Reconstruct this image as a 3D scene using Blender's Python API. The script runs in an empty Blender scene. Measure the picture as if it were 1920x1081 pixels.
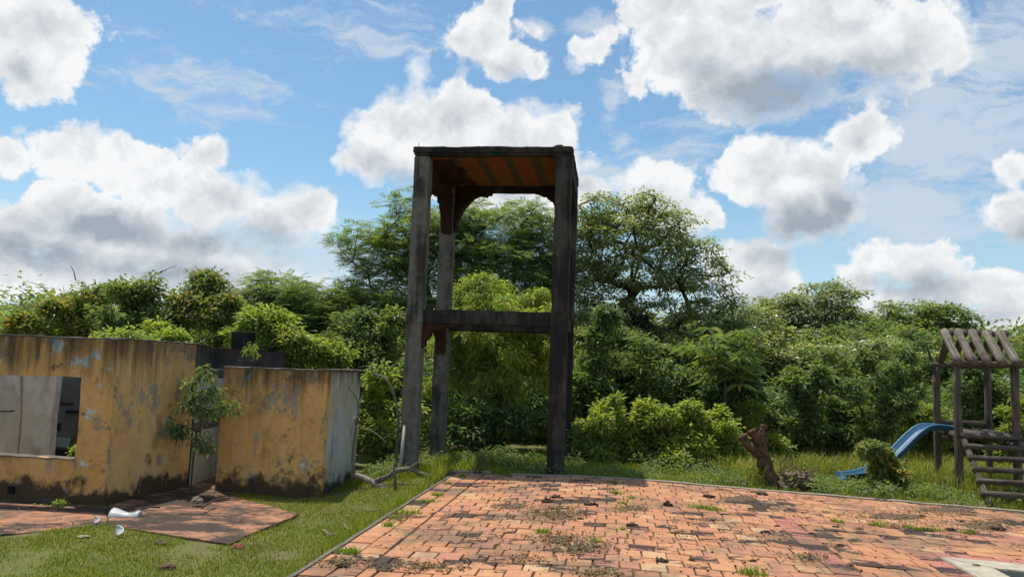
import bpy, bmesh, math, random
import numpy as np
from mathutils import Vector, Matrix
R = math.radians
sc = bpy.context.scene
col = sc.collection

# ------------------------------------------------------------------ camera
F = 1450.0                       # focal length in photo pixels (1920 wide)
EYE = 1.7
PITCH = math.atan(153 / F)
ROLL = 0.036
_fw = np.array([0, math.cos(PITCH), math.sin(PITCH)])
_rt = np.array([1.0, 0, 0])
_up = np.array([0, -math.sin(PITCH), math.cos(PITCH)])
CR = math.cos(ROLL) * _rt + math.sin(ROLL) * _up
CU = -math.sin(ROLL) * _rt + math.cos(ROLL) * _up
CF = _fw
cam = bpy.data.cameras.new('camera')
cam.sensor_width = 36.0
cam.lens = 36.0 * F / 1920.0
cam.clip_end = 5000
cam.clip_start = 0.05
camo = bpy.data.objects.new('camera', cam)
col.objects.link(camo)
M4 = Matrix(((CR[0], CU[0], -CF[0], 0), (CR[1], CU[1], -CF[1], 0), (CR[2], CU[2], -CF[2], EYE), (0, 0, 0, 1)))
camo.matrix_world = M4
sc.camera = camo

def ray(px, py):
    return CF + ((px - 960) / F) * CR - ((py - 540.5) / F) * CU
def atz(px, py, z):
    """point of the level z seen at a photo pixel (survey helper)"""
    d = ray(px, py); t = (z - EYE) / d[2]
    return Vector((d[0] * t, d[1] * t, z))
def aty(px, py, Y):
    d = ray(px, py); t = Y / d[1]
    return Vector((d[0] * t, Y, EYE + d[2] * t))

# ------------------------------------------------------------------ render settings
sc.render.engine = 'CYCLES'
sc.view_settings.view_transform = 'Standard'
sc.view_settings.look = 'None'
sc.view_settings.gamma = 1.0
sc.view_settings.exposure = 0.55
sc.cycles.max_bounces = 6
sc.cycles.diffuse_bounces = 3
sc.cycles.glossy_bounces = 2
sc.cycles.transmission_bounces = 4
sc.cycles.transparent_max_bounces = 4
sc.cycles.use_denoising = True
sc.cycles.caustics_reflective = False
sc.cycles.caustics_refractive = False

# ------------------------------------------------------------------ sun
SUN_EL = R(71)
SUN_DIR_H = Vector((-0.60, 0.80, 0)).normalized()      # horizontally towards the sun: ahead and to the left
sun_vec = Vector((SUN_DIR_H.x * math.cos(SUN_EL), SUN_DIR_H.y * math.cos(SUN_EL), math.sin(SUN_EL)))
sl = bpy.data.lights.new('sun', 'SUN')
sl.energy = 2.95
sl.angle = R(0.55)
sl.color = (1.0, 0.955, 0.88)
so = bpy.data.objects.new('sun', sl)
so.rotation_euler = sun_vec.to_track_quat('Z', 'Y').to_euler()
so.location = (0, 0, 40)
col.objects.link(so)

# ------------------------------------------------------------------ node helper
class NT:
    def __init__(s, tree):
        s.t = tree; s.n = tree.nodes; s.l = tree.links
    def new(s, typ, **kw):
        nd = s.n.new(typ)
        for k, v in kw.items():
            setattr(nd, k, v)
        return nd
    def put(s, inp, v):
        if isinstance(v, bpy.types.NodeSocket):
            s.l.new(v, inp)
        elif v is not None:
            inp.default_value = v
    def math(s, op, a, b=None, c=None, clamp=False):
        nd = s.new('ShaderNodeMath', operation=op, use_clamp=clamp)
        s.put(nd.inputs[0], a)
        if b is not None: s.put(nd.inputs[1], b)
        if c is not None: s.put(nd.inputs[2], c)
        return nd.outputs[0]
    def vmath(s, op, a, b=None, c=None):
        nd = s.new('ShaderNodeVectorMath', operation=op)
        s.put(nd.inputs[0], a)
        if b is not None: s.put(nd.inputs[1], b)
        if c is not None: s.put(nd.inputs[2], c)
        return nd.outputs['Value'] if op in ('LENGTH', 'DOT_PRODUCT', 'DISTANCE') else nd.outputs['Vector']
    def noise(s, vec, scale, detail=5, rough=0.55, lac=2.0, dist=0.0, kind='FBM', out='Fac'):
        nd = s.new('ShaderNodeTexNoise', noise_type=kind)
        if vec is not None: s.put(nd.inputs['Vector'], vec)
        s.put(nd.inputs['Scale'], scale); s.put(nd.inputs['Detail'], detail)
        s.put(nd.inputs['Roughness'], rough); s.put(nd.inputs['Lacunarity'], lac); s.put(nd.inputs['Distortion'], dist)
        return nd.outputs[out]
    def voro(s, vec, scale, feature='F1', detail=0, rough=0.5, smooth=None, out='Distance', rnd=1.0):
        nd = s.new('ShaderNodeTexVoronoi', feature=feature)
        if vec is not None: s.put(nd.inputs['Vector'], vec)
        s.put(nd.inputs['Scale'], scale)
        if 'Detail' in nd.inputs: s.put(nd.inputs['Detail'], detail); s.put(nd.inputs['Roughness'], rough)
        if smooth is not None and 'Smoothness' in nd.inputs: s.put(nd.inputs['Smoothness'], smooth)
        s.put(nd.inputs['Randomness'], rnd)
        return nd.outputs[out]
    def step(s, x, lo, hi, a=0.0, b=1.0, smooth=True):
        nd = s.new('ShaderNodeMapRange', interpolation_type='SMOOTHSTEP' if smooth else 'LINEAR', clamp=True) if smooth else s.new('ShaderNodeMapRange', clamp=True)
        s.put(nd.inputs['Value'], x); s.put(nd.inputs['From Min'], lo); s.put(nd.inputs['From Max'], hi)
        s.put(nd.inputs['To Min'], a); s.put(nd.inputs['To Max'], b)
        return nd.outputs[0]
    def mix(s, fac, a, b, mode='MIX'):
        nd = s.new('ShaderNodeMix', data_type='RGBA', blend_type=mode)
        s.put(nd.inputs[0], fac)
        s.put(nd.inputs[6], tuple(a) + (1,) if isinstance(a, (tuple, list)) and len(a) == 3 else a)
        s.put(nd.inputs[7], tuple(b) + (1,) if isinstance(b, (tuple, list)) and len(b) == 3 else b)
        return nd.outputs[2]
    def scale(s, vec, xyz, off=(0, 0, 0)):
        return s.vmath('MULTIPLY_ADD', vec, xyz, off)

# ------------------------------------------------------------------ world: daylight sky with cumulus
world = bpy.data.worlds.new('World')
sc.world = world
world.use_nodes = True
w = NT(world.node_tree)
w.n.clear()
sky = w.new('ShaderNodeTexSky', sky_type='NISHITA')
sky.sun_disc = False
sky.sun_elevation = SUN_EL
sky.sun_rotation = math.atan2(sun_vec.x, sun_vec.y)
sky.altitude = 200
sky.air_density = 1.15
sky.dust_density = 0.5
sky.ozone_density = 2.2
tc = w.new('ShaderNodeTexCoord')
D0 = tc.outputs['Generated']
# billowing domain warp
wa = w.noise(D0, 5.0, 3, 0.55, out='Color')
wb = w.noise(D0, 20.0, 6, 0.68, out='Color')
d1 = w.vmath('MULTIPLY_ADD', w.vmath('SUBTRACT', wa, (0.5, 0.5, 0.5)), (0.05, 0.05, 0.045), D0)
d1 = w.vmath('MULTIPLY_ADD', w.vmath('SUBTRACT', wb, (0.5, 0.5, 0.5)), (0.036, 0.036, 0.034), d1)

bgp = bpy.data.node_groups.new('cloud_blob', 'ShaderNodeTree')
for nm, ty in (('Vec', 'NodeSocketVector'), ('S', 'NodeSocketVector'), ('O', 'NodeSocketVector'), ('k', 'NodeSocketFloat'), ('acc', 'NodeSocketFloat')):
    bgp.interface.new_socket(nm, in_out='INPUT', socket_type=ty)
bgp.interface.new_socket('F', in_out='OUTPUT', socket_type='NodeSocketFloat')
g_ = NT(bgp)
gi = g_.new('NodeGroupInput'); go = g_.new('NodeGroupOutput')
gl = g_.vmath('LENGTH', g_.vmath('MULTIPLY_ADD', gi.outputs[0], gi.outputs[1], gi.outputs[2]))
gneg = g_.math('MULTIPLY', gi.outputs[3], -1.0)
g_.l.new(g_.math('MAXIMUM', gi.outputs[4], g_.math('MULTIPLY_ADD', gl, gneg, gi.outputs[3])), go.inputs[0])
def blob_field(vec, blobs, acc=-3.0):
    for c, rx, ry, s in blobs:
        S = (1 / rx, 1 / rx, 1 / ry)
        nd = w.new('ShaderNodeGroup'); nd.node_tree = bgp
        w.put(nd.inputs[0], vec); nd.inputs[1].default_value = S
        nd.inputs[2].default_value = (-c[0] * S[0], -c[1] * S[1], -c[2] * S[2]); nd.inputs[3].default_value = s
        w.put(nd.inputs[4], acc)
        acc = nd.outputs[0]
    return acc
def B(px, py, rx, ry, s=1.28):
    d = ray(px, py); n = np.linalg.norm(d)
    return (tuple(d / n), rx / F / n * 1.14, ry / F / n * 1.14, s)
thick = [B(70, 60, 105, 90), B(50, 140, 60, 60), B(5, 300, 45, 45), B(130, 60, 50, 40),
 B(180, 300, 135, 55), B(375, 290, 62, 42), B(270, 340, 130, 60), B(400, 370, 110, 60), B(490, 410, 130, 70), B(110, 380, 90, 50), B(200, 420, 150, 60), B(330, 460, 230, 60),
 B(565, 400, 72, 62), B(30, 430, 110, 70), B(150, 500, 200, 52), B(430, 520, 180, 52), B(20, 520, 120, 45),
 B(755, 235, 100, 85), B(860, 225, 95, 72), B(950, 262, 95, 70), B(1035, 240, 60, 58), B(695, 285, 65, 72), B(815, 310, 140, 60), B(1010, 300, 110, 48), B(950, 375, 130, 42), B(1100, 360, 50, 36),
 B(900, 70, 75, 62), B(955, 108, 70, 36), B(935, 18, 40, 40), B(1018, 120, 34, 30), B(1112, 100, 44, 28, 0.85), B(767, 128, 42, 34, 0.9), B(1005, 60, 34, 30, .6), B(1160, 65, 50, 30, .6),
 B(1480, 90, 260, 115), B(1300, 95, 115, 112), B(1400, 165, 140, 75), B(1640, 90, 180, 80), B(1265, 15, 90, 50), B(1470, -40, 290, 80), B(1265, 120, 70, 60), B(1350, 170, 100, 60), B(1450, 190, 150, 50),
 B(1420, 340, 85, 75), B(1540, 320, 85, 68), B(1605, 265, 58, 44), B(1490, 395, 110, 62), B(1560, 375, 70, 55),
 B(1220, 365, 88, 58), B(1290, 415, 68, 52), B(1390, 490, 90, 52), B(1440, 540, 90, 46),
 B(1700, 490, 115, 56), B(1630, 515, 58, 42), B(1770, 545, 160, 48), B(1905, 395, 56, 62), B(1900, 310, 34, 46), B(1860, 595, 120, 42), B(1905, 640, 100, 40), B(1560, 590, 160, 40)]
thin = [B(710, 82, 70, 22, 0.9), B(1010, 55, 50, 40, 0.9), B(1150, 62, 80, 40, 0.9), B(1150, 185, 40, 70, 0.9), B(1172, 265, 36, 30, 0.9),
 B(1790, 260, 260, 190, 1.1), B(1880, 130, 200, 160, 1.0), B(1700, 390, 220, 110, 1.0), B(480, 500, 300, 80, 0.9), B(1250, 300, 160, 60, 0.6), B(640, 60, 260, 60, 0.55),
 B(400, 150, 260, 80, 0.55), B(250, 600, 500, 90, 1.0), B(1500, 640, 500, 110, 1.0), B(900, 620, 500, 110, 1.0), B(1120, 320, 90, 40, .8), B(1300, 250, 120, 40, .6)]
shade = [B(1450, 185, 190, 62, 1.0), B(1330, 150, 90, 60, .7), B(1600, 150, 170, 55, .8), B(1500, 420, 130, 55, 1.0), B(1570, 380, 70, 50, .7), B(430, 450, 190, 45, .9), B(210, 425, 190, 40, .8),
 B(60, 470, 170, 45, .9), B(300, 500, 250, 40, .8), B(560, 480, 120, 40, .8), B(810, 335, 150, 35, .85), B(690, 310, 50, 40, .6), B(990, 345, 130, 35, .8), B(890, 120, 60, 25, .6), B(960, 128, 50, 20, .6),
 B(1290, 450, 70, 35, .6), B(1430, 570, 90, 40, .7), B(1700, 525, 120, 34, .8), B(1780, 580, 150, 34, .7), B(1910, 440, 60, 40, .8), B(45, 130, 70, 45, .5), B(1470, 480, 80, 35, .6)]
n1 = w.noise(D0, 13.0, 10, 0.68)
puff = w.voro(d1, 24.0, 'F1')
streak = w.noise(w.scale(d1, (7, 11, 34)), 1.0, 6, 0.68, dist=0.8)
n2 = w.noise(d1, 11.0, 7, 0.60)
n2u = w.noise(w.vmath('ADD', d1, (-0.008, 0.004, 0.022)), 11.0, 7, 0.60)
rel = w.math('MULTIPLY', w.math('SUBTRACT', n2, n2u), -1.9)
soft = w.noise(D0, 6.0, 2, 0.5)
nd1 = w.math('MULTIPLY_ADD', n1, 1.9, -0.98)
nd1 = w.math('MULTIPLY_ADD', w.math('SUBTRACT', 0.42, puff), 0.50, nd1)
puff2 = w.voro(d1, 62.0, 'F1')
nd1 = w.math('MULTIPLY_ADD', w.math('SUBTRACT', 0.42, puff2), 0.26, nd1)
nst = w.math('MULTIPLY_ADD', streak, 2.6, -1.42)
nsh = w.math('MULTIPLY_ADD', n2, 0.7, -0.35)
skyc = w.vmath('MULTIPLY', sky.outputs[0], (0.074, 0.088, 0.088))
sep = w.new('ShaderNodeSeparateXYZ'); w.l.new(D0, sep.inputs[0])
hz = w.step(sep.outputs[2], 0.0, 0.26, 0.65, 0.0)                    # paler, hazier air low down
skyc = w.mix(hz, skyc, (0.40, 0.51, 0.62))
azim = w.math('ARCTAN2', sep.outputs[0], sep.outputs[1])
# beyond the stretch in view the same kind of sky goes on: cloud banks from plain noise, faded in all round
win = w.math('MAXIMUM', w.step(w.math('ABSOLUTE', azim), R(38), R(47)), w.step(sep.outputs[2], 0.56, 0.66))
bank = w.noise(w.scale(D0, (1, 1, 1.6)), 4.3, 2, 0.5)
rest = w.math('MULTIPLY_ADD', w.math('MULTIPLY_ADD', bank, 7.0, -3.7), win, w.math('MULTIPLY_ADD', win, 3.0, -3.0))
bank_lo = w.noise(w.scale(D0, (1, 1, 1.6), (0, 0, 0.09)), 4.3, 2, 0.5)
rest_s = w.math('MULTIPLY_ADD', w.math('MULTIPLY_ADD', bank_lo, 6.0, -3.2), win, w.math('MULTIPLY_ADD', win, 3.0, -3.0))

def near(blobs, lo, hi):
    out = []
    for c, rx, ry, s in blobs:
        azc = math.atan2(c[0], c[1]); ce = math.hypot(c[0], c[1])
        m = (1.6 * rx + .09) / ce
        if lo - m < azc < hi + m:
            out.append((c, rx, ry, s))
    return out
def sector(lo, hi, own=True):
    """the clouds of one stretch of the horizon; every cloud that reaches into it is counted"""
    Tk, Tt, Ts = (near(thick, lo, hi), near(thin, lo, hi), near(shade, lo, hi)) if own else ([], [], [])
    at = w.step(w.math('ADD', blob_field(d1, Tt), nst), 0.0, 0.75, 0.0, 0.80)
    c = w.mix(at, skyc, (0.42, 0.48, 0.545))
    dens = w.math('ADD', blob_field(d1, Tk, rest), nd1)
    base = w.step(w.math('ADD', blob_field(d1, Ts, rest_s), nsh), -0.10, 0.95)
    shd = w.math('MULTIPLY_ADD', base, 0.80, rel)
    shd = w.math('ADD', shd, w.step(dens, 0.10, 1.2, 0.0, 0.36))
    shd = w.math('MINIMUM', w.math('MAXIMUM', shd, 0.0), 1.0)
    cc = w.mix(shd, (0.63, 0.64, 0.65), (0.25, 0.29, 0.34))
    # crisp heads, torn and veiled bases
    wid = w.math('MULTIPLY_ADD', base, 0.45, w.step(soft, 0.44, 0.68, 0.20, 0.62))
    c = w.mix(w.math('DIVIDE', w.math('MAXIMUM', dens, 0.0), wid, clamp=True), c, cc)
    b = w.new('ShaderNodeBackground'); w.l.new(c, b.inputs['Color'])
    return b.outputs[0]
edges = [R(a) for a in (-48, -20, -4, 12, 24, 48)]
cur = sector(0, 0, False)
for i in range(len(edges) - 2, -1, -1):
    ms = w.new('ShaderNodeMixShader')
    w.put(ms.inputs[0], w.math('LESS_THAN', azim, edges[i + 1]))
    w.l.new(cur, ms.inputs[1]); w.l.new(sector(edges[i], edges[i + 1]), ms.inputs[2])
    cur = ms.outputs[0]
ms = w.new('ShaderNodeMixShader')
w.put(ms.inputs[0], w.math('LESS_THAN', azim, edges[0]))
w.l.new(cur, ms.inputs[1]); w.l.new(sector(0, 0, False), ms.inputs[2])
wo = w.new('ShaderNodeOutputWorld')
w.l.new(ms.outputs[0], wo.inputs['Surface'])
world.cycles.sampling_method = 'MANUAL'
world.cycles.sample_map_resolution = 512

# ------------------------------------------------------------------ building helpers
from mathutils import noise as mn
def props(o, label=None, cat=None, group=None, kind=None):
    if label: o['label'] = label
    if cat: o['category'] = cat
    if group: o['group'] = group
    if kind: o['kind'] = kind
    return o
def empty(name, loc=(0, 0, 0), **kw):
    o = bpy.data.objects.new(name, None)
    o.location = loc; o.empty_display_size = 0.2
    col.objects.link(o)
    return props(o, **kw)
def link(name, me, mat=None, parent=None, **kw):
    if mat is not None and not me.materials: me.materials.append(mat)
    o = bpy.data.objects.new(name, me)
    col.objects.link(o)
    if parent is not None:
        o.parent = parent
        o.matrix_parent_inverse = Matrix.Translation(-Vector(parent.location)) if parent.parent is None else parent_inv(parent)
    return props(o, **kw)
def parent_inv(p):
    # parts are modelled in world coordinates; parents are only ever translated
    loc = Vector((0, 0, 0)); q = p
    while q is not None:
        loc += q.location; q = q.parent
    return Matrix.Translation(-loc) if p.type == 'EMPTY' else Matrix.Identity(4)
def npmesh(name, V, T, smooth=False):
    V = np.asarray(V, np.float32).reshape(-1, 3); T = np.asarray(T, np.int32)
    k = T.shape[1]
    me = bpy.data.meshes.new(name)
    me.vertices.add(len(V)); me.vertices.foreach_set('co', V.ravel())
    me.loops.add(T.size); me.loops.foreach_set('vertex_index', T.ravel())
    me.polygons.add(len(T)); me.polygons.foreach_set('loop_start', np.arange(0, T.size, k, dtype=np.int32))
    me.polygons.foreach_set('use_smooth', np.full(len(T), smooth, dtype=bool))
    me.update(calc_edges=True)
    return me
def pymesh(name, V, faces, smooth=False):
    me = bpy.data.meshes.new(name)
    me.from_pydata([tuple(v) for v in V], [], faces)
    if smooth:
        me.polygons.foreach_set('use_smooth', np.ones(len(me.polygons), dtype=bool))
    me.update()
    return me
def warp(p, amp, sc_):
    q = Vector(p) * sc_
    return Vector((mn.noise(q), mn.noise(q + Vector((31, 7, 3))), mn.noise(q + Vector((5, 17, 41))))) * amp
def prism(name, foot, z0, z1, mat, parent=None, cell=0.25, rough=0.0, rs=1.3, smooth=False, topz=None, **kw):
    """upright block over a convex or concave footprint (list of (x, y)); subdivided and slightly uneven when rough"""
    bm = bmesh.new()
    vb = [bm.verts.new((x, y, z0)) for x, y in foot]
    n = len(foot)
    vt = [bm.verts.new((x, y, (topz[i] if topz else z1))) for i, (x, y) in enumerate(foot)]
    bm.faces.new(list(reversed(vb))); bm.faces.new(vt)
    for i in range(n):
        bm.faces.new((vb[i], vb[(i + 1) % n], vt[(i + 1) % n], vt[i]))
    finish(bm, cell, rough, rs)
    me = bpy.data.meshes.new(name); bm.to_mesh(me); bm.free()
    return link(name, me, mat, parent, **kw)
def finish(bm, cell, rough, rs):
    bmesh.ops.recalc_face_normals(bm, faces=bm.faces)
    if rough > 0:
        for _ in range(6):
            el = [e for e in bm.edges if e.calc_length() > cell]
            if not el: break
            bmesh.ops.subdivide_edges(bm, edges=el, cuts=1, use_grid_fill=True)
        bmesh.ops.triangulate(bm, faces=[f for f in bm.faces if len(f.verts) > 4])
        for v in bm.verts:
            v.co += warp(v.co, rough, rs) + warp(v.co, rough * .5, rs * 4.1)
def block(name, o, ex, ey, ez, mat, parent=None, cell=0.2, rough=0.0, rs=1.5, bevel=0.0, **kw):
    """box from a corner and three edge vectors"""
    o, ex, ey, ez = map(Vector, (o, ex, ey, ez))
    bm = bmesh.new()
    vs = [bm.verts.new(o + ex * i + ey * j + ez * k) for k in (0, 1) for j in (0, 1) for i in (0, 1)]
    for f in ((0, 2, 3, 1), (4, 5, 7, 6), (0, 1, 5, 4), (1, 3, 7, 5), (3, 2, 6, 7), (2, 0, 4, 6)):
        bm.faces.new([vs[i] for i in f])
    if bevel > 0:
        bmesh.ops.bevel(bm, geom=list(bm.edges), offset=bevel, segments=1, affect='EDGES')
    finish(bm, cell, rough, rs)
    me = bpy.data.meshes.new(name); bm.to_mesh(me); bm.free()
    return link(name, me, mat, parent, **kw)
def tube_arrays(pts, rad, n=8, cap=True, wob=0.0, ws=3.0, seed=0):
    pts = [Vector(p) for p in pts]
    V = []; Fc = []
    ref = None
    for i, p in enumerate(pts):
        t = (pts[min(i + 1, len(pts) - 1)] - pts[max(i - 1, 0)]).normalized()
        if ref is None:
            ref = t.orthogonal().normalized()
        ref = (ref - t * ref.dot(t)).normalized()
        bi = t.cross(ref)
        for k in range(n):
            a = 2 * math.pi * k / n
            q = p + (ref * math.cos(a) + bi * math.sin(a)) * rad[i]
            if wob: q = q + (q - p).normalized() * mn.noise((q + Vector((seed, 0, 0))) * ws) * wob + (q - p).normalized() * mn.noise((q + Vector((seed, 9, 0))) * ws * 3.1) * wob * .5
            V.append(q)
    for i in range(len(pts) - 1):
        for k in range(n):
            a, b = i * n + k, i * n + (k + 1) % n
            Fc.append((a, b, b + n, a + n))
    if cap:
        Fc.append(tuple(reversed(range(n)))); Fc.append(tuple(range((len(pts) - 1) * n, len(pts) * n)))
    return V, Fc
def tube(name, pts, rad, mat, parent=None, n=8, wob=0.0, ws=3.0, seed=0, smooth=True, **kw):
    V, Fc = tube_arrays(pts, rad, n, True, wob, ws, seed)
    me = pymesh(name, V, Fc, smooth)
    at = me.attributes.new('grain', 'FLOAT_VECTOR', 'POINT')
    ln = [0.0]
    for a, b in zip(pts, pts[1:]): ln.append(ln[-1] + (Vector(b) - Vector(a)).length)
    at.data.foreach_set('vector', np.array([(math.cos(2 * math.pi * k / n) * 3 + seed, math.sin(2 * math.pi * k / n) * 3, l * 1.6 + seed) for l in ln for k in range(n)], np.float32).ravel())
    return link(name, me, mat, parent, **kw)
def resample(pts, m):
    """Catmull-Rom resampling of a polyline"""
    P = [Vector(p) for p in pts]
    P = [P[0] * 2 - P[1]] + P + [P[-1] * 2 - P[-2]]
    out = []
    for i in range(1, len(P) - 2):
        for k in range(m):
            t = k / m
            p0, p1, p2, p3 = P[i - 1:i + 3]
            out.append(0.5 * ((2 * p1) + (p2 - p0) * t + (2 * p0 - 5 * p1 + 4 * p2 - p3) * t * t + (3 * p1 - p0 - 3 * p2 + p3) * t ** 3))
    out.append(P[-2])
    return out
def lerp_list(a, m):
    out = []
    for i in range(len(a) - 1):
        out += [a[i] + (a[i + 1] - a[i]) * k / m for k in range(m)]
    return out + [a[-1]]
def lump(name, c, r, mat, parent=None, amp=0.3, ns=2.0, seed=0, sub=3, flat=None, **kw):
    """uneven clod: a ball pushed about by noise, cut flat at z = flat"""
    bm = bmesh.new()
    bmesh.ops.create_icosphere(bm, subdivisions=sub, radius=1.0)
    for v in bm.verts:
        d = v.co.normalized()
        k = 1 + amp * mn.noise(d * ns + Vector((seed * 3.7, 0, 0))) + amp * .5 * mn.noise(d * ns * 2.7 + Vector((0, seed * 2.3, 0))) + amp * .3 * mn.noise(d * ns * 6 + Vector((0, 0, seed)))
        q = Vector((d.x * r[0], d.y * r[1], d.z * r[2])) * k
        v.co = q + Vector(c)
        if flat is not None and v.co.z < flat: v.co.z = flat
    me = bpy.data.meshes.new(name); bm.to_mesh(me); bm.free()
    return link(name, me, mat, parent, **kw)

# ------------------------------------------------------------------ materials
def material(name):
    m = bpy.data.materials.new(name); m.use_nodes = True
    t = NT(m.node_tree); t.n.clear()
    out = t.new('ShaderNodeOutputMaterial'); b = t.new('ShaderNodeBsdfPrincipled')
    t.l.new(b.outputs[0], out.inputs[0])
    b.inputs['Specular IOR Level'].default_value = 0.3
    t.b = b; t.out = out
    t.P = t.new('ShaderNodeNewGeometry').outputs['Position']
    return m, t
def fin(t, colour, rough=0.85, bump=None, bstr=0.3, bdist=0.02):
    t.put(t.b.inputs['Base Color'], colour if isinstance(colour, bpy.types.NodeSocket) else tuple(colour) + (1,))
    t.put(t.b.inputs['Roughness'], rough)
    if bump is not None:
        bp = t.new('ShaderNodeBump'); bp.inputs['Strength'].default_value = bstr; bp.inputs['Distance'].default_value = bdist
        t.put(bp.inputs['Height'], bump); t.l.new(bp.outputs[0], t.b.inputs['Normal'])
def sepz(t):
    s = t.new('ShaderNodeSeparateXYZ'); t.l.new(t.P, s.inputs[0]); return s.outputs
def plaster(name, c1, c2, zb, zt, peel=0.5, peelcol=(.36, .355, .34), mold=0.5, moldcol=(.022, .020, .017), white=0.0, seed=0, topband=.55):
    """old painted render: colour washes, vertical runs of black mould from the top, damp at the foot, flaked patches"""
    m, t = material(name)
    P = t.vmath('ADD', t.P, (seed * 7.3, seed * 3.1, 0))
    z = sepz(t)[2]
    big = t.noise(P, 1.1, 4, .6)
    c = t.mix(t.step(big, .35, .68), c1, c2)
    c = t.mix(t.step(t.noise(P, 5.5, 6, .65), .40, .75, 0, .4), c, tuple(x * .6 for x in c1))
    # flaked paint
    pn = t.math('ADD', t.noise(t.scale(P, (1, 1, .7)), 3.4, 9, .68), t.math('MULTIPLY', t.noise(P, 21, 5, .65), .22))
    pk = t.step(pn, .765 - .20 * peel, .79 - .20 * peel)
    c = t.mix(t.math('MULTIPLY', pk, .68), c, t.mix(t.noise(P, 9, 4), peelcol, tuple(x * .6 for x in peelcol)))
    if white > 0:
        wn = t.math('ADD', t.noise(t.vmath('ADD', P, (3, 9, 4)), 3.1, 5, .6), t.math('MULTIPLY', t.noise(P, 17, 3, .6), .12))
        wk = t.step(wn, .74 - .2 * white, .75 - .2 * white)
        c = t.mix(wk, c, (.62, .62, .60))
    # mould: streaks that run down from the crown of the wall, blotches, a damp foot
    st = t.noise(t.scale(P, (5.5, 5.5, .55)), 1.0, 6, .6)
    top = t.step(z, zt - topband * 1.9, zt + .05)
    foot = t.step(z, zb + .55, zb - .05)
    bl = t.noise(P, 2.9, 9, .68)
    k1 = t.math('ADD', t.math('MULTIPLY_ADD', st, .9, -.62 + .25 * mold), t.math('MULTIPLY', top, .30))
    k2 = t.math('ADD', t.math('MULTIPLY_ADD', bl, 1.25, -.86 + .30 * mold), t.math('MULTIPLY', foot, .42))
    k = t.math('MAXIMUM', t.step(k1, .0, .38), t.step(k2, -.015, .20))
    c = t.mix(t.math('MULTIPLY', k, .90), c, moldcol)
    # grey-brown grime in soft clouds and smears over everything
    gr = t.math('ADD', t.math('MULTIPLY', t.noise(t.scale(P, (2.2, 2.2, 1.1)), 1.0, 7, .66), .75), t.math('MULTIPLY', t.noise(t.scale(P, (6, 6, 3.6)), 1.0, 7, .70), .45))
    gr = t.math('MULTIPLY_ADD', top, .10, gr)
    c = t.mix(t.step(gr, .59, .78, 0, .46), c, (.12, .068, .036))
    # hairline cracks
    cr = t.voro(t.vmath('MULTIPLY_ADD', t.noise(P, 3, 4, out='Color'), (.5, .5, .5), P), .8, 'DISTANCE_TO_EDGE')
    ck = t.math('MULTIPLY', t.step(cr, .006, .0), t.step(t.noise(P, .9, 2), .5, .6))
    c = t.mix(t.math('MULTIPLY', ck, .85), c, (.02, .017, .013))
    h = t.math('ADD', t.math('MULTIPLY', t.noise(P, 30, 5, .6), .25), t.math('MULTIPLY', pk, -.5))
    h = t.math('SUBTRACT', h, t.math('MULTIPLY', ck, 1.0))
    fin(t, c, .92, h, .45, .012)
    return m
M = {}
M['ochre'] = plaster('ochre_render', (.82, .455, .165), (.74, .385, .125), -.45, 2.0, .35, mold=.50, white=.30)
M['ochre2'] = plaster('ochre_render_pale', (.80, .50, .21), (.76, .44, .165), -.45, 2.0, .48, mold=.44, white=.0, seed=2)
M['ochre3'] = plaster('ochre_render_low', (.84, .475, .165), (.77, .41, .135), -.45, 1.62, .38, mold=.56, white=.1, seed=4, topband=.38)
M['flaked'] = plaster('flaked_blue_render', (.64, .63, .59), (.60, .48, .28), -.45, 1.62, .5, (.56, .58, .57), mold=.22, white=.45, seed=6, topband=.3)
M['greyroom'] = plaster('grey_room_render', (.66, .66, .65), (.52, .52, .51), -.45, 2.6, .4, (.7, .7, .69), mold=.28, seed=8)
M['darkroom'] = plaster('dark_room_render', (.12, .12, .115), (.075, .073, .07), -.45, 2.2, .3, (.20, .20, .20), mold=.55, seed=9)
M['blackwall'] = plaster('black_mould_render', (.10, .10, .10), (.055, .052, .048), -.45, 1.9, .4, (.19, .20, .21), mold=.7, seed=10, topband=.3)
M['walltop'] = plaster('wall_crown', (.17, .14, .11), (.11, .09, .07), -9, 9, .3, mold=.5, seed=12)

def concrete(name, base, dark, k, seed=0, scale=1.0):
    m, t = material(name)
    P = t.vmath('ADD', t.P, (seed * 5.1, seed * 2.7, seed * 1.3))
    st = t.noise(t.scale(P, (5.5, 5.5, .50)), scale, 8, .66)
    bl = t.noise(P, 1.6 * scale, 8, .66)
    c = t.mix(t.step(t.noise(P, 9, 5, .7), .3, .75), base, tuple(x * .62 for x in base))
    c = t.mix(t.step(t.math('ADD', t.math('MULTIPLY', st, .55), t.math('MULTIPLY', bl, .5)), .72 - .35 * k, .86 - .35 * k, 0, .93), c, dark)
    sp = t.step(t.noise(P, 26, 4, .6), .66, .72)
    c = t.mix(t.math('MULTIPLY', sp, .22), c, tuple(min(1, x * 2.2) for x in base))
    h = t.math('ADD', t.noise(P, 40, 4, .65), t.math('MULTIPLY', t.noise(t.scale(P, (40, 40, 1.2)), 1, 2), .12))
    fin(t, c, .93, h, .5, .01)
    return m
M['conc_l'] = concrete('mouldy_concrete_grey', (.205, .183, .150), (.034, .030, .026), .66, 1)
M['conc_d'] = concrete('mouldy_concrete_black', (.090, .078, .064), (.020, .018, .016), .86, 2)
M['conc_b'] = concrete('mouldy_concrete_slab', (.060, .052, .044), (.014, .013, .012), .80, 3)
M['kerb'] = concrete('kerb_concrete', (.37, .31, .225), (.12, .10, .075), .35, 4, 2.0)
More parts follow.
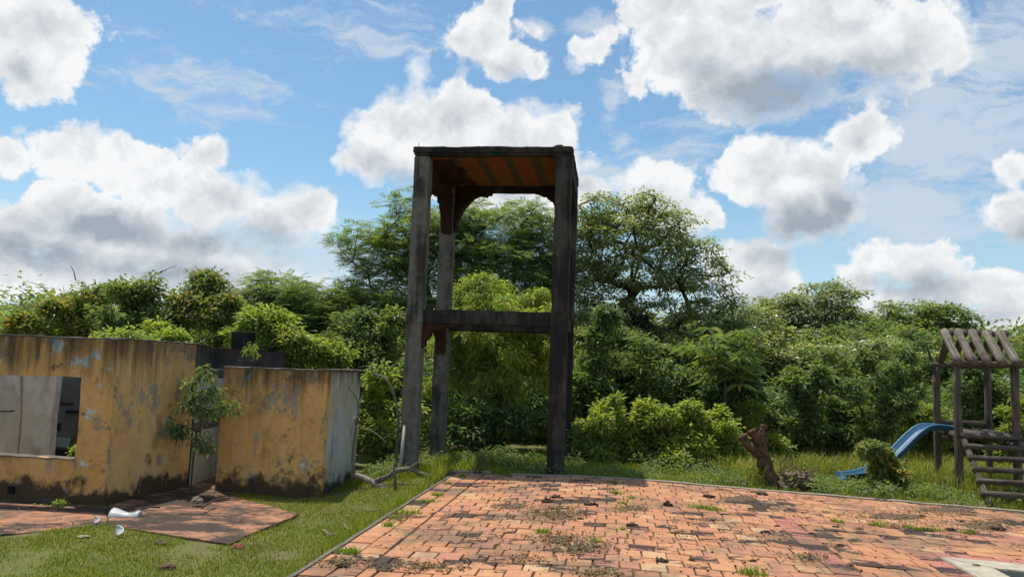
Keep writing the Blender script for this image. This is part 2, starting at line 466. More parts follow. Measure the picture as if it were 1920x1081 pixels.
M['kerb_d'] = concrete('kerb_concrete_dark', (.20, .165, .125), (.06, .05, .04), .45, 5, 2.0)
M['coping'] = concrete('coping_stone', (.55, .48, .35), (.34, .28, .20), .08, 6, 1.0)

def simple(name, c1, c2, scale, rough=.85, bump=.4, bs=30, stretch=(1, 1, 1), spec=.3, det=6, lo=.3, hi=.7):
    m, t = material(name)
    P = t.scale(t.P, stretch)
    c = t.mix(t.step(t.noise(P, scale, det, .62), lo, hi), c1, c2)
    fin(t, c, rough, t.noise(P, bs, 5, .6), bump, .01)
    t.b.inputs['Specular IOR Level'].default_value = spec
    return m
M['clay'] = simple('hollow_clay_block', (.34, .115, .058), (.22, .075, .042), 7, .9, .3, 40)
M['rib'] = simple('ceiling_mortar', (.085, .078, .066), (.13, .085, .055), 6)
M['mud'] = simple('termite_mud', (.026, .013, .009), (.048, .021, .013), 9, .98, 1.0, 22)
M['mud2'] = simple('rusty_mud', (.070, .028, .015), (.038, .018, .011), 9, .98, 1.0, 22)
M['pvc'] = simple('white_plastic_pipe', (.50, .48, .42), (.38, .35, .29), 5, .45, .05, 40)
def porcelain():
    m, t = material('stained_white_porcelain')
    c = t.mix(t.step(t.noise(t.P, 7, 6, .65), .40, .75), (.56, .56, .54), (.44, .43, .40))
    c = t.mix(t.step(t.noise(t.P, 13, 7, .7), .54, .70, 0, .8), c, (.20, .15, .10))
    fin(t, c, .3, t.noise(t.P, 12, 3), .05, .01)
    return m
M['porcelain'] = porcelain()
M['rebar'] = simple('rusty_steel', (.10, .045, .025), (.05, .03, .02), 20)
M['pool'] = simple('dark_pool_lining', (.012, .014, .02), (.02, .024, .032), 3, .9, .1, 10, spec=.05)
M['soil'] = simple('bare_soil', (.12, .075, .042), (.17, .10, .055), 5, .97, .8, 25)
M['clod'] = simple('dried_dung', (.055, .036, .022), (.10, .066, .04), 18, .97, 1.0, 45)
M['litterdry'] = simple('dry_leaf', (.26, .19, .11), (.13, .085, .05), 30, .9, .2, 50)
M['deadwood'] = simple('bleached_dead_wood', (.36, .305, .235), (.19, .155, .115), 5, .9, .5, 24, (3, 3, 3))
M['deaddark'] = simple('grey_dead_wood', (.22, .185, .15), (.12, .10, .08), 5, .9, .5, 24, (3, 3, 3))
M['stump'] = simple('rotten_stump_wood', (.17, .095, .052), (.055, .032, .020), 11, .97, 1.0, 22, (1.6, 1.6, .7))
M['bark'] = simple('grey_bark', (.105, .088, .066), (.055, .046, .035), 6, .95, .8, 14, (2, 2, .5))
M['barkdark'] = simple('dark_bark', (.045, .036, .027), (.028, .022, .017), 6, .95, .8, 14, (2, 2, .5))
M['twig'] = simple('brown_twig', (.12, .085, .055), (.07, .05, .033), 9)
def logwood(name, c1, c2, c3, k):
    m, t = material(name)
    at = t.new('ShaderNodeAttribute'); at.attribute_name = 'grain'
    g = t.noise(at.outputs['Vector'], 1.6, 8, .7)
    crack = t.noise(t.scale(at.outputs['Vector'], (2.2, 2.2, .28)), 1.5, 5, .6)
    g2 = t.noise(t.P, 3.2, 6, .6)
    c = t.mix(t.step(g, .34, .68), c1, c2)
    c = t.mix(t.step(crack, .54, .64, 0, .9), c, c3)
    c = t.mix(t.step(g2, .44, .7, 0, k), c, c3)
    fin(t, c, .92, t.math('SUBTRACT', g, t.step(crack, .54, .62)), .8, .02)
    return m
M['log'] = logwood('weathered_log', (.22, .18, .135), (.10, .08, .058), (.030, .024, .019), .7)
M['loglight'] = logwood('bleached_log', (.33, .28, .22), (.15, .122, .092), (.035, .028, .022), .45)
def plastic_blue():
    m, t = material('faded_blue_plastic')
    c = t.mix(t.step(t.noise(t.P, 4, 6, .6), .3, .75), (.030, .125, .225), (.05, .165, .27))
    c = t.mix(t.step(t.noise(t.P, 11, 6, .65), .54, .72, 0, .6), c, (.10, .115, .105))
    fin(t, c, .5, t.noise(t.P, 30, 3), .05, .005)
    t.b.inputs['Specular IOR Level'].default_value = .5
    return m
M['blue'] = plastic_blue()

def brickmat(name, per_object, pink=False):
    m, t = material(name)
    if per_object:
        rnd = t.new('ShaderNodeObjectInfo').outputs['Random']
    else:
        rnd = t.new('ShaderNodeNewGeometry').outputs['Random Per Island']
    r2 = t.math('FRACT', t.math('MULTIPLY', rnd, 13.7))
    r3 = t.math('FRACT', t.math('MULTIPLY', rnd, 57.3))
    ramp = t.new('ShaderNodeValToRGB'); e = ramp.color_ramp.elements
    if pink:
        cols = [(0, (.45, .175, .125)), (.5, (.50, .20, .14)), (1, (.41, .155, .11))]
    else:
        cols = [(0, (.53, .23, .115)), (.25, (.56, .25, .125)), (.50, (.59, .29, .137)), (.72, (.52, .228, .138)), (.90, (.60, .315, .14)), (.98, (.63, .41, .22)), (1, (.48, .20, .122))]
    while len(e) < len(cols): e.new(.5)
    for el, (p, c) in zip(e, cols):
        el.position = p; el.color = c + (1,)
    t.l.new(rnd, ramp.inputs[0])
    c = ramp.outputs[0]
    P = t.P
    c = t.mix(t.step(t.noise(P, 16, 6, .65), .35, .75, 0, .45), c, (.33, .135, .075))
    c = t.mix(t.step(t.noise(P, 60, 3, .6), .55, .72, 0, .4), c, (.66, .40, .24))
    # soil silted over parts of the paving, thin brown film
    fl = t.math('ADD', t.noise(P, .85, 6, .62), t.math('MULTIPLY', t.noise(P, 6, 5, .65), .34))
    c = t.mix(t.step(fl, .60, .82, 0, .80), c, (.19, .125, .075))
    # black lichen: whole bricks and ragged patches, denser in some stretches
    li = t.math('ADD', t.math('MULTIPLY', t.noise(t.scale(P, (.75, 1.5, 1)), .9, 6, .62), 1.05), t.math('MULTIPLY', t.noise(t.scale(P, (1, 1.6, 1)), 8, 7, .7), .42))
    li = t.math('MULTIPLY_ADD', r2, .20, li)
    c = t.mix(t.step(li, .895, .955, 0, .92), c, (.035, .028, .022))
    h = t.math('ADD', t.noise(P, 45, 5, .65), t.math('MULTIPLY', t.noise(P, 12, 3), .8))
    fin(t, c, .9, h, .5, .008)
    return m
M['brick_o'] = brickmat('clay_paver', True)
M['brick_s'] = brickmat('clay_paver_far', False)
M['pink_o'] = brickmat('dark_red_paver', True, True)
M['pink_s'] = brickmat('dark_red_paver_far', False, True)
M['joint'] = simple('joint_dirt', (.065, .047, .032), (.13, .09, .058), 5, .98, .8, 30)

def porchmat():
    m, t = material('worn_red_floor')
    P = t.P
    c = t.mix(t.step(t.noise(P, 2.5, 6, .6), .35, .7), (.44, .205, .11), (.34, .155, .085))
    c = t.mix(t.step(t.noise(P, 5, 7, .68), .44, .62, 0, .85), c, (.15, .105, .07))
    c = t.mix(t.step(t.math('ADD', t.noise(t.scale(P, (.8, 1.6, 1)), 1.3, 5, .6), t.math('MULTIPLY', t.noise(P, 8, 6, .7), .35)), .60, .74, 0, .93), c, (.045, .036, .028))  # near-black patches: floor dirt and porch shadow, both put into the colour
    fin(t, c, .9, t.noise(P, 30, 5), .6, .015)
    return m
M['porch'] = porchmat()

def groundmat():
    m, t = material('lawn_earth')
    P = t.P
    c = t.mix(t.step(t.noise(P, 1.2, 6, .62), .35, .7), (.14, .15, .035), (.17, .14, .055))
    c = t.mix(t.step(t.noise(P, 3.7, 7, .65), .55, .72, 0, .7), c, (.17, .115, .06))
    c = t.mix(t.step(t.noise(P, 22, 4, .6), .4, .7, 0, .5), c, (.06, .09, .016))
    fin(t, c, .95, t.noise(P, 30, 5), .8, .02)
    return m
M['ground'] = groundmat()

def leafmat(name, stops, transl=.35, rough=.45, patch=None, spec=.35):
    """leaf: each leaf (mesh island) takes its own tone from the ramp; light also passes through"""
    m, t = material(name)
    g = t.new('ShaderNodeNewGeometry')
    ramp = t.new('ShaderNodeValToRGB'); e = ramp.color_ramp.elements
    while len(e) < len(stops): e.new(.5)
    for el, (p, c) in zip(e, stops):
        el.position = p; el.color = c + (1,)
    t.l.new(g.outputs['Random Per Island'], ramp.inputs[0])
    c = ramp.outputs[0]
    pn = t.noise(t.P, patch or .8, 3, .6)
    c = t.mix(t.step(pn, .35, .70, 0, .55), c, t.mix(1.0, c, (1.5, 1.25, .75, 1), 'MULTIPLY'))
    fin(t, c, rough)
    t.b.inputs['Specular IOR Level'].default_value = spec
    tr = t.new('ShaderNodeBsdfTranslucent')
    t.l.new(t.mix(1.0, c, (1.5, 1.6, .6, 1), 'MULTIPLY'), tr.inputs[0])
    ms = t.new('ShaderNodeMixShader'); ms.inputs[0].default_value = transl
    t.l.new(t.b.outputs[0], ms.inputs[1]); t.l.new(tr.outputs[0], ms.inputs[2])
    t.l.new(ms.outputs[0], t.out.inputs[0])
    return m
G = lambda r, g, b: (r, g, b)
def lm(name, lo, mid, hi, last=None, q=.93, **kw):
    st = [(0, lo), (.5, mid), (q - .06, hi), (1, last or hi)]
    return leafmat(name, st, **kw)
M['lf_mid'] = lm('mid_green_leaf', G(0.095, 0.143, 0.064), G(0.164, 0.230, 0.097), G(0.237, 0.306, 0.134), G(0.332, 0.265, 0.135), transl=0.45, rough=.46, spec=.34)
M['lf_red'] = lm('leaf_with_russet_tips', G(0.106, 0.160, 0.064), G(0.186, 0.253, 0.098), G(0.262, 0.323, 0.127), G(0.430, 0.230, 0.134), q=.80, transl=0.45, rough=.46, spec=.34)
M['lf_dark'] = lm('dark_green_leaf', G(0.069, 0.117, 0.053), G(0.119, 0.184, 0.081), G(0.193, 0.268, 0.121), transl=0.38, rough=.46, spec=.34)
M['lf_bright'] = lm('yellow_green_leaf', G(0.164, 0.226, 0.067), G(0.253, 0.327, 0.097), G(0.339, 0.404, 0.128), G(0.414, 0.317, 0.129), transl=0.51, rough=.42, spec=.4)
M['lf_mango'] = lm('drooping_yellow_green_leaf', G(0.173, 0.245, 0.070), G(0.289, 0.374, 0.107), G(0.393, 0.465, 0.134), G(0.520, 0.301, 0.134), transl=0.53, rough=.42, spec=.4)
M['lf_feather'] = lm('feathery_leaf', G(0.128, 0.175, 0.095), G(0.178, 0.239, 0.124), G(0.238, 0.303, 0.153), G(0.286, 0.387, 0.174), transl=0.48, rough=.55, patch=.35, spec=.25)
M['lf_olive'] = lm('olive_leaf', G(0.162, 0.202, 0.119), G(0.252, 0.297, 0.169), G(0.367, 0.407, 0.242), G(0.482, 0.472, 0.311), transl=0.41, rough=.36, patch=.5, spec=.55)
M['lf_far'] = lm('far_olive_leaf', G(0.166, 0.208, 0.132), G(0.239, 0.282, 0.169), G(0.339, 0.380, 0.230), transl=0.38, rough=.5, patch=.3)
M['gr_lawn'] = lm('lawn_blade', G(0.130, 0.182, 0.023), G(0.195, 0.247, 0.031), G(0.273, 0.293, 0.047), G(0.403, 0.325, 0.117), transl=.35, rough=.6, patch=.9, spec=.2)
M['gr_tall'] = lm('tall_grass_blade', G(0.150, 0.202, 0.026), G(0.234, 0.267, 0.042), G(0.319, 0.305, 0.072), G(0.455, 0.364, 0.156), q=.85, transl=.35, rough=.6, patch=.7, spec=.2)
M['gr_tuft'] = lm('tuft_blade', G(0.117, 0.221, 0.019), G(0.182, 0.299, 0.029), G(0.273, 0.338, 0.047), transl=.35, rough=.6, patch=.7, spec=.2)

# ------------------------------------------------------------------ survey: the paved terrace, its axes and its slight ridge
ORI = Vector((-0.87, 12.88, 0))
BX = Vector((0.9917, -0.1290, 0)); AX = Vector((0.1290, 0.9917, 0))     # along the far kerb / away from the camera
def pz(s):
    if s < 2.65: return 0.05 * max(s, 0) / 2.65
    return 0.05 - 0.0294 * (s - 2.65)
def pat(s, t, z=0.0):
    return ORI + BX * s + AX * t + Vector((0, 0, pz(s) + z))
def st_of(x, y):
    dx, dy = x - ORI.x, y - ORI.y
    return dx * BX.x + dy * BX.y, dx * AX.x + dy * AX.y
def sstep(a, b, x):
    u = min(1, max(0, (x - a) / (b - a))); return u * u * (3 - 2 * u)
def gz(x, y):
    """height of the ground"""
    s, t = st_of(x, y)
    far = -.45 + .35 * sstep(-3.4, -1.0, x)
    far += -.11 * sstep(3.5, 9.0, x)
    nearz = -.45 + .16 * sstep(-2.6, -1.2, x)
    z = nearz + (far - nearz) * sstep(-2.2, .1, t)
    if s > .15 and t < -.15: z = min(z, pz(s) - .4)
    if s > 5.5 and t < -3.6: z = -2.2
    z += .035 * mn.noise(Vector((x * .7, y * .7, 0))) + .015 * mn.noise(Vector((x * 2.3, y * 2.3, 4)))
    if y > 20: z += .02 * (y - 20)
    return z
# ground sheet, fine near the camera and coarse towards the horizon
def axis_vals(lo, hi, c, step0, grow):
    out = [c]; st = step0
    while out[-1] < hi: out.append(out[-1] + st); st *= grow if out[-1] > hi * .12 + c else 1.0
    st = step0; low = [c]
    while low[-1] > lo: low.append(low[-1] - st); st *= grow if low[-1] < c - 10 else 1.0
    return sorted(set(low[1:] + out))
gx = axis_vals(-400, 400, 0, .3, 1.12); gy = axis_vals(-60, 600, 9, .3, 1.10)
GV = np.array([(x, y, gz(x, y)) for y in gy for x in gx])
nx_, ny_ = len(gx), len(gy)
ii = np.arange(nx_ * ny_).reshape(ny_, nx_)
GF = np.stack([ii[:-1, :-1], ii[:-1, 1:], ii[1:, 1:], ii[1:, :-1]], -1).reshape(-1, 4)
link('ground', npmesh('ground', GV, GF, True), M['ground'], kind='structure', label='green and brown lawn earth around the terrace')

# ------------------------------------------------------------------ brick terrace
SMAX, TMIN = 13.5, -16.0
TW, TD, JT = 0.232, 0.248, 0.012
# the pool hole, in terrace coordinates
CS0, CT0, CW = 5.90, -4.026, 0.36
def bed():
    # dirt bed and side walls, with the pool left open
    ss = [0.0, 2.65, CS0 + .02, 13.5]; tt = [TMIN, CT0 - .02, 0.02]
    V = []; Fc = []
    idx = {}
    def v(s, t, z):
        k = (round(s, 3), round(t, 3), z)
        if k not in idx:
            p = pat(s, t, -.012) if z else pat(s, t, -.7); idx[k] = len(V); V.append(p)
        return idx[k]
    for i in range(3):
        for j in range(2):
            if i == 2 and j == 0: continue
            Fc.append((v(ss[i], tt[j], 1), v(ss[i + 1], tt[j], 1), v(ss[i + 1], tt[j + 1], 1), v(ss[i], tt[j + 1], 1)))
    rim = [(0.0, TMIN), (0.0, CT0 - .02), (0.0, 0.02), (2.65, 0.02), (CS0 + .02, 0.02), (13.5, 0.02)]
    for a, b in zip(rim, rim[1:]):
        Fc.append((v(*a, 1), v(*b, 1), v(*b, 0), v(*a, 0)))
    return pymesh('terrace', V, Fc)
terrace = link('terrace', bed(), M['joint'], kind='structure', label='weathered orange clay brick terrace around the pool')

def paver(wd, dp, th=.03, bv=.006):
    x, y = wd / 2 - (JT * .62 if dp > .24 else JT / 3), dp / 2 - (JT * .45 if dp > .24 else JT / 3)
    V = [(-x, -y, -th), (x, -y, -th), (x, y, -th), (-x, y, -th), (-x, -y, -bv), (x, -y, -bv), (x, y, -bv), (-x, y, -bv),
         (-x + bv, -y + bv, 0), (x - bv, -y + bv, 0), (x - bv, y - bv, 0), (-x + bv, y - bv, 0)]
    Fc = [(8, 9, 10, 11)]
    for k in (0, 4):
        for i in range(4):
            j = (i + 1) % 4
            Fc.append((k + i, k + j, k + 4 + j, k + 4 + i))
    return V, Fc
brng = random.Random(5)
bricks = []            # (s, t, w, d, pink)
P1S, P1T, PW, PD = 4.55, -.055 - 9 * TD, TD, 0.207    # first dark red band
P2S, P2T = CS0 - .253, -.055 - 15 * TD                 # second band, next to the coping
def blocked(s, t):
    if P1S <= s <= P1S + PW and t < P1T: return True
    if s >= P1S and P1T - PW <= t <= P1T: return True
    if P2S <= s and t <= P2T: return True
    return False
rows = int(9.6 / TD)
for r in range(rows):
    t = -.055 - TD * (r + .5)
    # two columns that run along the edge
    for c in range(2):
        bricks.append((.07 + TW * (c + .5), t + (.5 * TD if c else 0) * .6, TW, TD, 0))
    s = .545 + (TW * .5 if r % 2 else 0) + brng.uniform(-.008, .008)
    if r % 2: bricks.append((.545 + TW * .25, t, TW * .5, TD, 0))
    # free stretches of this row between the red bands and the pool; bricks are cut to fit them
    cuts = []
    if P1T - PW < t < P1T: cuts.append((P1S, 99))
    elif t < P1T: cuts.append((P1S, P1S + PW))
    if t < P2T: cuts.append((P2S, 99))
    while s < SMAX:
        wd = TW
        if abs(s - 2.65) < TW * .5 and s < 2.65: wd = TW * brng.uniform(.6, .95)      # cut at the ridge
        segs = [(s, s + wd)]
        for c0, c1 in cuts:
            nxt = []
            for x0, x1 in segs:
                if x1 <= c0 or x0 >= c1: nxt.append((x0, x1)); continue
                if x0 < c0: nxt.append((x0, c0))
                if x1 > c1: nxt.append((c1, x1))
            segs = nxt
        for x0, x1 in segs:
            if x1 - x0 > .045: bricks.append(((x0 + x1) / 2, t, x1 - x0, TD, 0))
        s += wd
t = P1T
while t > -9.6:
    bricks.append((P1S + PW / 2, t - PD / 2, PW, PD, 1)); t -= PD
s = P1S + PW
while s < SMAX:
    bricks.append((s + PD / 2, P1T - PW / 2, PD, PW, 1)); s += PD
t = P2T
while t > -9.6:
    bricks.append((P2S + .125, t - PD / 2, .25, PD, 1)); t -= PD
s = P2S + .25
while s < SMAX:
    bricks.append((s + PD / 2, P2T - .125, PD, .25, 1)); s += PD
def seen_size(b):
    p = pat(b[0], b[1]); q = np.array([p.x, p.y, p.z - EYE]); wv = q @ CF
    if wv < .5: return -1
    x = 960 + F * (q @ CR) / wv; y = 540.5 - F * (q @ CU) / wv
    if not (-20 < x < 1940 and y < 1085): return -1
    return 1 / wv ** 3
order = sorted(range(len(bricks)), key=lambda i: -seen_size(bricks[i]))
one = set(order[:300])
pm = {}
SV = {0: [], 1: []}; SF = {0: [], 1: []}
tilt = {0: math.atan(.05 / 2.65), 1: -math.atan(.0294)}
yaw = math.atan2(BX.y, BX.x)
for i, (s, t, wd, dp, pk) in enumerate(bricks):
    dz = brng.uniform(-.004, .005); rx = brng.uniform(-.018, .018); ry = brng.uniform(-.018, .018); rz = brng.uniform(-.010, .010)
    side = 0 if s < 2.65 else 1
    loc = pat(s + brng.uniform(-.004, .004), t + brng.uniform(-.004, .004), .004 + dz)
    rot = Matrix.Rotation(yaw + rz, 4, 'Z') @ Matrix.Rotation(-tilt[side] + ry, 4, 'Y') @ Matrix.Rotation(rx, 4, 'X')
    V, Fc = paver(wd, dp)
    if i in one:
        key = (round(wd, 2), round(dp, 3), pk)
        if key not in pm:
            pm[key] = pymesh('brick', V, Fc); pm[key].materials.append(M['pink_o' if pk else 'brick_o'])
        o = bpy.data.objects.new('brick', pm[key]); col.objects.link(o)
        o.parent = terrace; o.matrix_world = Matrix.Translation(loc) @ rot
    else:
        n0 = len(SV[pk])
        mw = Matrix.Translation(loc) @ rot
        SV[pk] += [mw @ Vector(v) for v in V]
        SF[pk] += [tuple(n0 + k for k in f) for f in Fc]
link('bricks', pymesh('bricks', SV[0], SF[0]), M['brick_s'], terrace, kind='stuff')
link('dark_red_bricks', pymesh('bricks', SV[1], SF[1]), M['pink_s'], terrace, kind='stuff')

# kerbs
def kerb(name, s0, t0, s1, t1, wd, h, mat, rough=.006, **kw):
    """concrete strip between two terrace points, wd wide to the outer side"""
    a, b = pat(s0, t0), pat(s1, t1)
    n = max(2, int((b - a).length / .35))
    out = (b - a).normalized().cross(Vector((0, 0, 1))) * -1
    V = []; Fc = []
    for i in range(n + 1):
        k = i / n
        p = pat(s0 + (s1 - s0) * k, t0 + (t1 - t0) * k)
        q = p + out * wd
        j = Vector((0, 0, brng.uniform(-rough, rough)))
        jj = out * brng.uniform(-rough, rough)
        V += [p + Vector((0, 0, -.5)), p + Vector((0, 0, h)) + j, q + Vector((0, 0, h)) + j + jj, q + Vector((0, 0, -.5)) + jj]
    for i in range(n):
        for k in range(3):
            Fc.append((4 * i + k, 4 * i + k + 1, 4 * i + 4 + k + 1, 4 * i + 4 + k))
    Fc += [(0, 1, 2, 3), (4 * n + 3, 4 * n + 2, 4 * n + 1, 4 * n)]
    return link(name, pymesh(name, V, Fc), mat, **kw)
kerb('far_kerb_end', 0.02, .02, .62, .02, .15, .028, M['kerb'], kind='structure', label='short pale kerb piece at the far corner of the terrace')
kerb('far_kerb', .98, -.05, 9.05, -.05, .12, .022, M['kerb'], kind='structure', label='pale concrete kerb along the far edge of the terrace')
kerb('side_kerb', .065, -9.6, .065, .05, .045, .010, M['kerb_d'], kind='structure', label='thin grey kerb along the lawn side of the terrace')
kerb('far_kerb_block', 9.07, -.22, 12.5, -.22, .42, .03, M['kerb'], kind='structure', label='wider concrete landing at the foot of the ladder')

# pool: coping slabs, basin, dark water
def quad_slab(name, cs, z0, z1, mat, parent=None, bevel=.01, **kw):
    bm = bmesh.new()
    lo = [bm.verts.new(pat(s, t, z0)) for s, t in cs]; hi = [bm.verts.new(pat(s, t, z1)) for s, t in cs]
    bm.faces.new(list(reversed(lo))); bm.faces.new(hi)
    for i in range(4): bm.faces.new((lo[i], lo[(i + 1) % 4], hi[(i + 1) % 4], hi[i]))
    bmesh.ops.recalc_face_normals(bm, faces=bm.faces)
    bmesh.ops.bevel(bm, geom=[e for e in bm.edges], offset=bevel, segments=2, affect='EDGES')
    me = bpy.data.meshes.new(name); bm.to_mesh(me); bm.free()
    return link(name, me, mat, parent, **kw)
pool = empty('swimming_pool', pat(CS0, CT0), kind='structure', label='empty swimming pool corner with cream coping')
e_ = .003
quad_slab('coping_slab', [(CS0, CT0), (CS0 + CW - e_, CT0 - CW + e_), (CS0 + CW - e_, CT0 - 5.0), (CS0, CT0 - 5.0)], -.09, .018, M['coping'], pool)
quad_slab('coping_slab', [(CS0 + .004, CT0), (13.4, CT0), (13.4, CT0 - CW), (CS0 + CW, CT0 - CW)], -.09, .018, M['coping'], pool)
pv = []
for s, t in ((CS0 + CW - .03, CT0 - CW + .03), (13.3, CT0 - CW + .03), (13.3, CT0 - 6), (CS0 + CW - .03, CT0 - 6)):
    pv += [pat(s, t, -.06), pat(s, t, -1.6)]
link('basin_lining', pymesh('basin_lining', pv, [(0, 1, 3, 2), (2, 3, 5, 4), (4, 5, 7, 6), (6, 7, 1, 0), (1, 3, 5, 7)]), M['pool'], pool)

# ------------------------------------------------------------------ concrete water-tank tower
Z3 = Vector((0, 0, 1))
PWD = 0.29
fl = Vector((-1.86, 13.70, 0))                       # outer front corner of the near left pillar
TWID, TDEP = 2.86, 2.58
tower = empty('concrete_tower', fl + BX * TWID * .5 + AX * TDEP * .5 + Vector((0, 0, -.1)),
              label='tall black-stained concrete tower frame of four pillars behind the terrace', cat='tower')
zt0, zt1 = 5.50, 5.67
zm0, zm1 = 2.47, 2.72
def pillar(s, t, mat, lab):
    o = fl + BX * s + AX * t
    z0 = gz(o.x, o.y) - .25
    return block('pillar', o + Z3 * z0, BX * PWD, AX * PWD, Z3 * (zt0 - z0), mat, tower, .11, .013, 3.0, .022, label=lab)
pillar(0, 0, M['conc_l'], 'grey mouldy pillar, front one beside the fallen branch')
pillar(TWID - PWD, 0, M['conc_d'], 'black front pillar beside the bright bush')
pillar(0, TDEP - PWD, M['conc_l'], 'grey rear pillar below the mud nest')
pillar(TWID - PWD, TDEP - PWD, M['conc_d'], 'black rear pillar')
g_ = .002
def beam(s0, t0, s1, t1, z0, z1, mat):
    block('beam', fl + BX * s0 + AX * t0 + Z3 * z0, BX * (s1 - s0), AX * (t1 - t0), Z3 * (z1 - z0), mat, tower, .12, .012, 3.2, .018)
for a in (0, 1):
    tt = .012 if a == 0 else TDEP - PWD + .03
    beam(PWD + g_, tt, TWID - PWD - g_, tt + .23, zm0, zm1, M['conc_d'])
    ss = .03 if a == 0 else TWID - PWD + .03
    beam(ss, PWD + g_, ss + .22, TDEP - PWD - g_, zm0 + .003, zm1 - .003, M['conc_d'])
# rings round the front pillars where the middle beams meet
for s in (0, TWID - PWD):
    block('collar', fl + BX * (s - .012) + AX * -.012 + Z3 * (zm0 + .01), BX * (PWD + .024), AX * (PWD * .5), Z3 * (zm1 - zm0 - .02), M['conc_l'] if s == 0 else M['conc_d'], tower, .2, .006, 3, .01)
# top slab with rim beams
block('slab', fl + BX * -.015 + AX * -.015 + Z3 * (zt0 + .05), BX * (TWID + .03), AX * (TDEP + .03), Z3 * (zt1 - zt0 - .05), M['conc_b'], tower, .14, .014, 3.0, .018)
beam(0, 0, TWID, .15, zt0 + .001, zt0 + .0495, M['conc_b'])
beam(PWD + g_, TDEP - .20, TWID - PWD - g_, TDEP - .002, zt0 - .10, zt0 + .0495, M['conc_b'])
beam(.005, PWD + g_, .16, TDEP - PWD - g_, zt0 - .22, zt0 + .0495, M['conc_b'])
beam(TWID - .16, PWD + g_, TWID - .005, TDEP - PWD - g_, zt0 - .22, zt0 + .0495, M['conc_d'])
# ceiling of hollow clay blocks between mortar ribs
cb = pymesh('brick', *(lambda v: (v, [(0, 2, 3, 1), (4, 5, 7, 6), (0, 1, 5, 4), (1, 3, 7, 5), (3, 2, 6, 7), (2, 0, 4, 6)]))([(x, y, z) for z in (0, .035) for y in (-.5, .5) for x in (-.5, .5)]))
cb.materials.append(M['clay'])
ncol, nrow = 5, 7
cwid = (TWID - 2 * .17) / ncol; cdep = (TDEP - .17 - .22) / nrow
tr_ = random.Random(3)
for i in range(ncol):
    for j in range(nrow):
        o = bpy.data.objects.new('brick', cb); col.objects.link(o)
        c = fl + BX * (.17 + cwid * (i + .5)) + AX * (.16 + cdep * (j + .5)) + Z3 * (zt0 + .012 + tr_.uniform(-.006, .004))
        o.matrix_world = Matrix.Translation(c) @ Matrix.Rotation(math.atan2(BX.y, BX.x), 4, 'Z') @ Matrix.Diagonal((cwid - .155, cdep - .014, 1, 1))
        o.parent = tower; o.matrix_parent_inverse = Matrix.Translation(-Vector(tower.location))
for i in range(ncol + 1):
    s0 = .17 + cwid * i
    block('rib', fl + BX * (s0 - .074) + AX * .155 + Z3 * (zt0 + .016), BX * .148, AX * (TDEP - .36), Z3 * .030, M['rib'], tower, .3, .004, 5)
# termite mud on the corners
def mudfan(name, o, u, v, outline, th, mat, lab, seed=0):
    """lumpy mass filling a corner: outline in (u, v) coordinates, given a real thickness"""
    bm = bmesh.new()
    n = Vector(u).cross(Vector(v)).normalized()
    vs = [bm.verts.new(Vector(o) + Vector(u) * a + Vector(v) * b) for a, b in outline]
    f = bm.faces.new(vs)
    r = bmesh.ops.extrude_face_region(bm, geom=[f])
    for q in r['geom']:
        if isinstance(q, bmesh.types.BMVert): q.co += n * th
    bmesh.ops.recalc_face_normals(bm, faces=bm.faces)
    bmesh.ops.triangulate(bm, faces=bm.faces)
    for _ in range(5):
        el = [e for e in bm.edges if e.calc_length() > .07]
        if not el: break
        bmesh.ops.subdivide_edges(bm, edges=el, cuts=1)
        bmesh.ops.triangulate(bm, faces=[f for f in bm.faces if len(f.verts) > 3])
    for q in bm.verts:
        q.co += warp(q.co + Vector((seed, 0, 0)), .030, 5.0) + warp(q.co, .028, 13) + warp(q.co, .016, 31)
    me = bpy.data.meshes.new(name); bm.to_mesh(me); bm.free()
    return link(name, me, mat, tower, label=lab)
def arc(x0, y0, x1, y1, n=7):
    """hollow quarter curve from (x0, y0) down to (x1, y1)"""
    return [(x0 + (x1 - x0) * math.sin(k / n * math.pi / 2), y0 + (y1 - y0) * (1 - math.cos(k / n * math.pi / 2))) for k in range(n + 1)]
D_ = TDEP - 2 * PWD
# the side frame: a beam with hollow haunches running down both pillars, all crusted with mud
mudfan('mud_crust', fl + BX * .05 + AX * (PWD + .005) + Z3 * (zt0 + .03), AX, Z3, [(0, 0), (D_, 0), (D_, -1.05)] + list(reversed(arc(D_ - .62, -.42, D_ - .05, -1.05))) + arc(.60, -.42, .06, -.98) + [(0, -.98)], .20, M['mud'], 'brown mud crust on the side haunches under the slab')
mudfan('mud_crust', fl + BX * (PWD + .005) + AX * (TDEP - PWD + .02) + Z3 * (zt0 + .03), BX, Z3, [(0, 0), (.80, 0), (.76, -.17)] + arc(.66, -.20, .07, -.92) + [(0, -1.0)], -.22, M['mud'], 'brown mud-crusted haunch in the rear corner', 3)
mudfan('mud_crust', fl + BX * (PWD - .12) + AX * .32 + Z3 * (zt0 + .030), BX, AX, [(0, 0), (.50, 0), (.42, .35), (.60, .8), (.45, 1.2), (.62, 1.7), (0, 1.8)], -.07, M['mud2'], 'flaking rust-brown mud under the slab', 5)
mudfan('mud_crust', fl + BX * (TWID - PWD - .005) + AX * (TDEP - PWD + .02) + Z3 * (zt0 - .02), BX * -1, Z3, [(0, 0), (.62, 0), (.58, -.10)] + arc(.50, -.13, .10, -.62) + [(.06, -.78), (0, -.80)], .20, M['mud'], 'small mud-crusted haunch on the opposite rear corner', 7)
mudfan('mud_crust', fl + BX * (TWID - .05) + AX * (PWD + .005) + Z3 * (zt0 + .03), AX, Z3, [(0, 0), (D_, 0), (D_, -.60)] + list(reversed(arc(D_ - .42, -.32, D_ - .05, -.60))) + arc(.42, -.32, .05, -.60) + [(0, -.60)], -.20, M['mud'], 'dark crust on the haunches above the black pillars', 8)
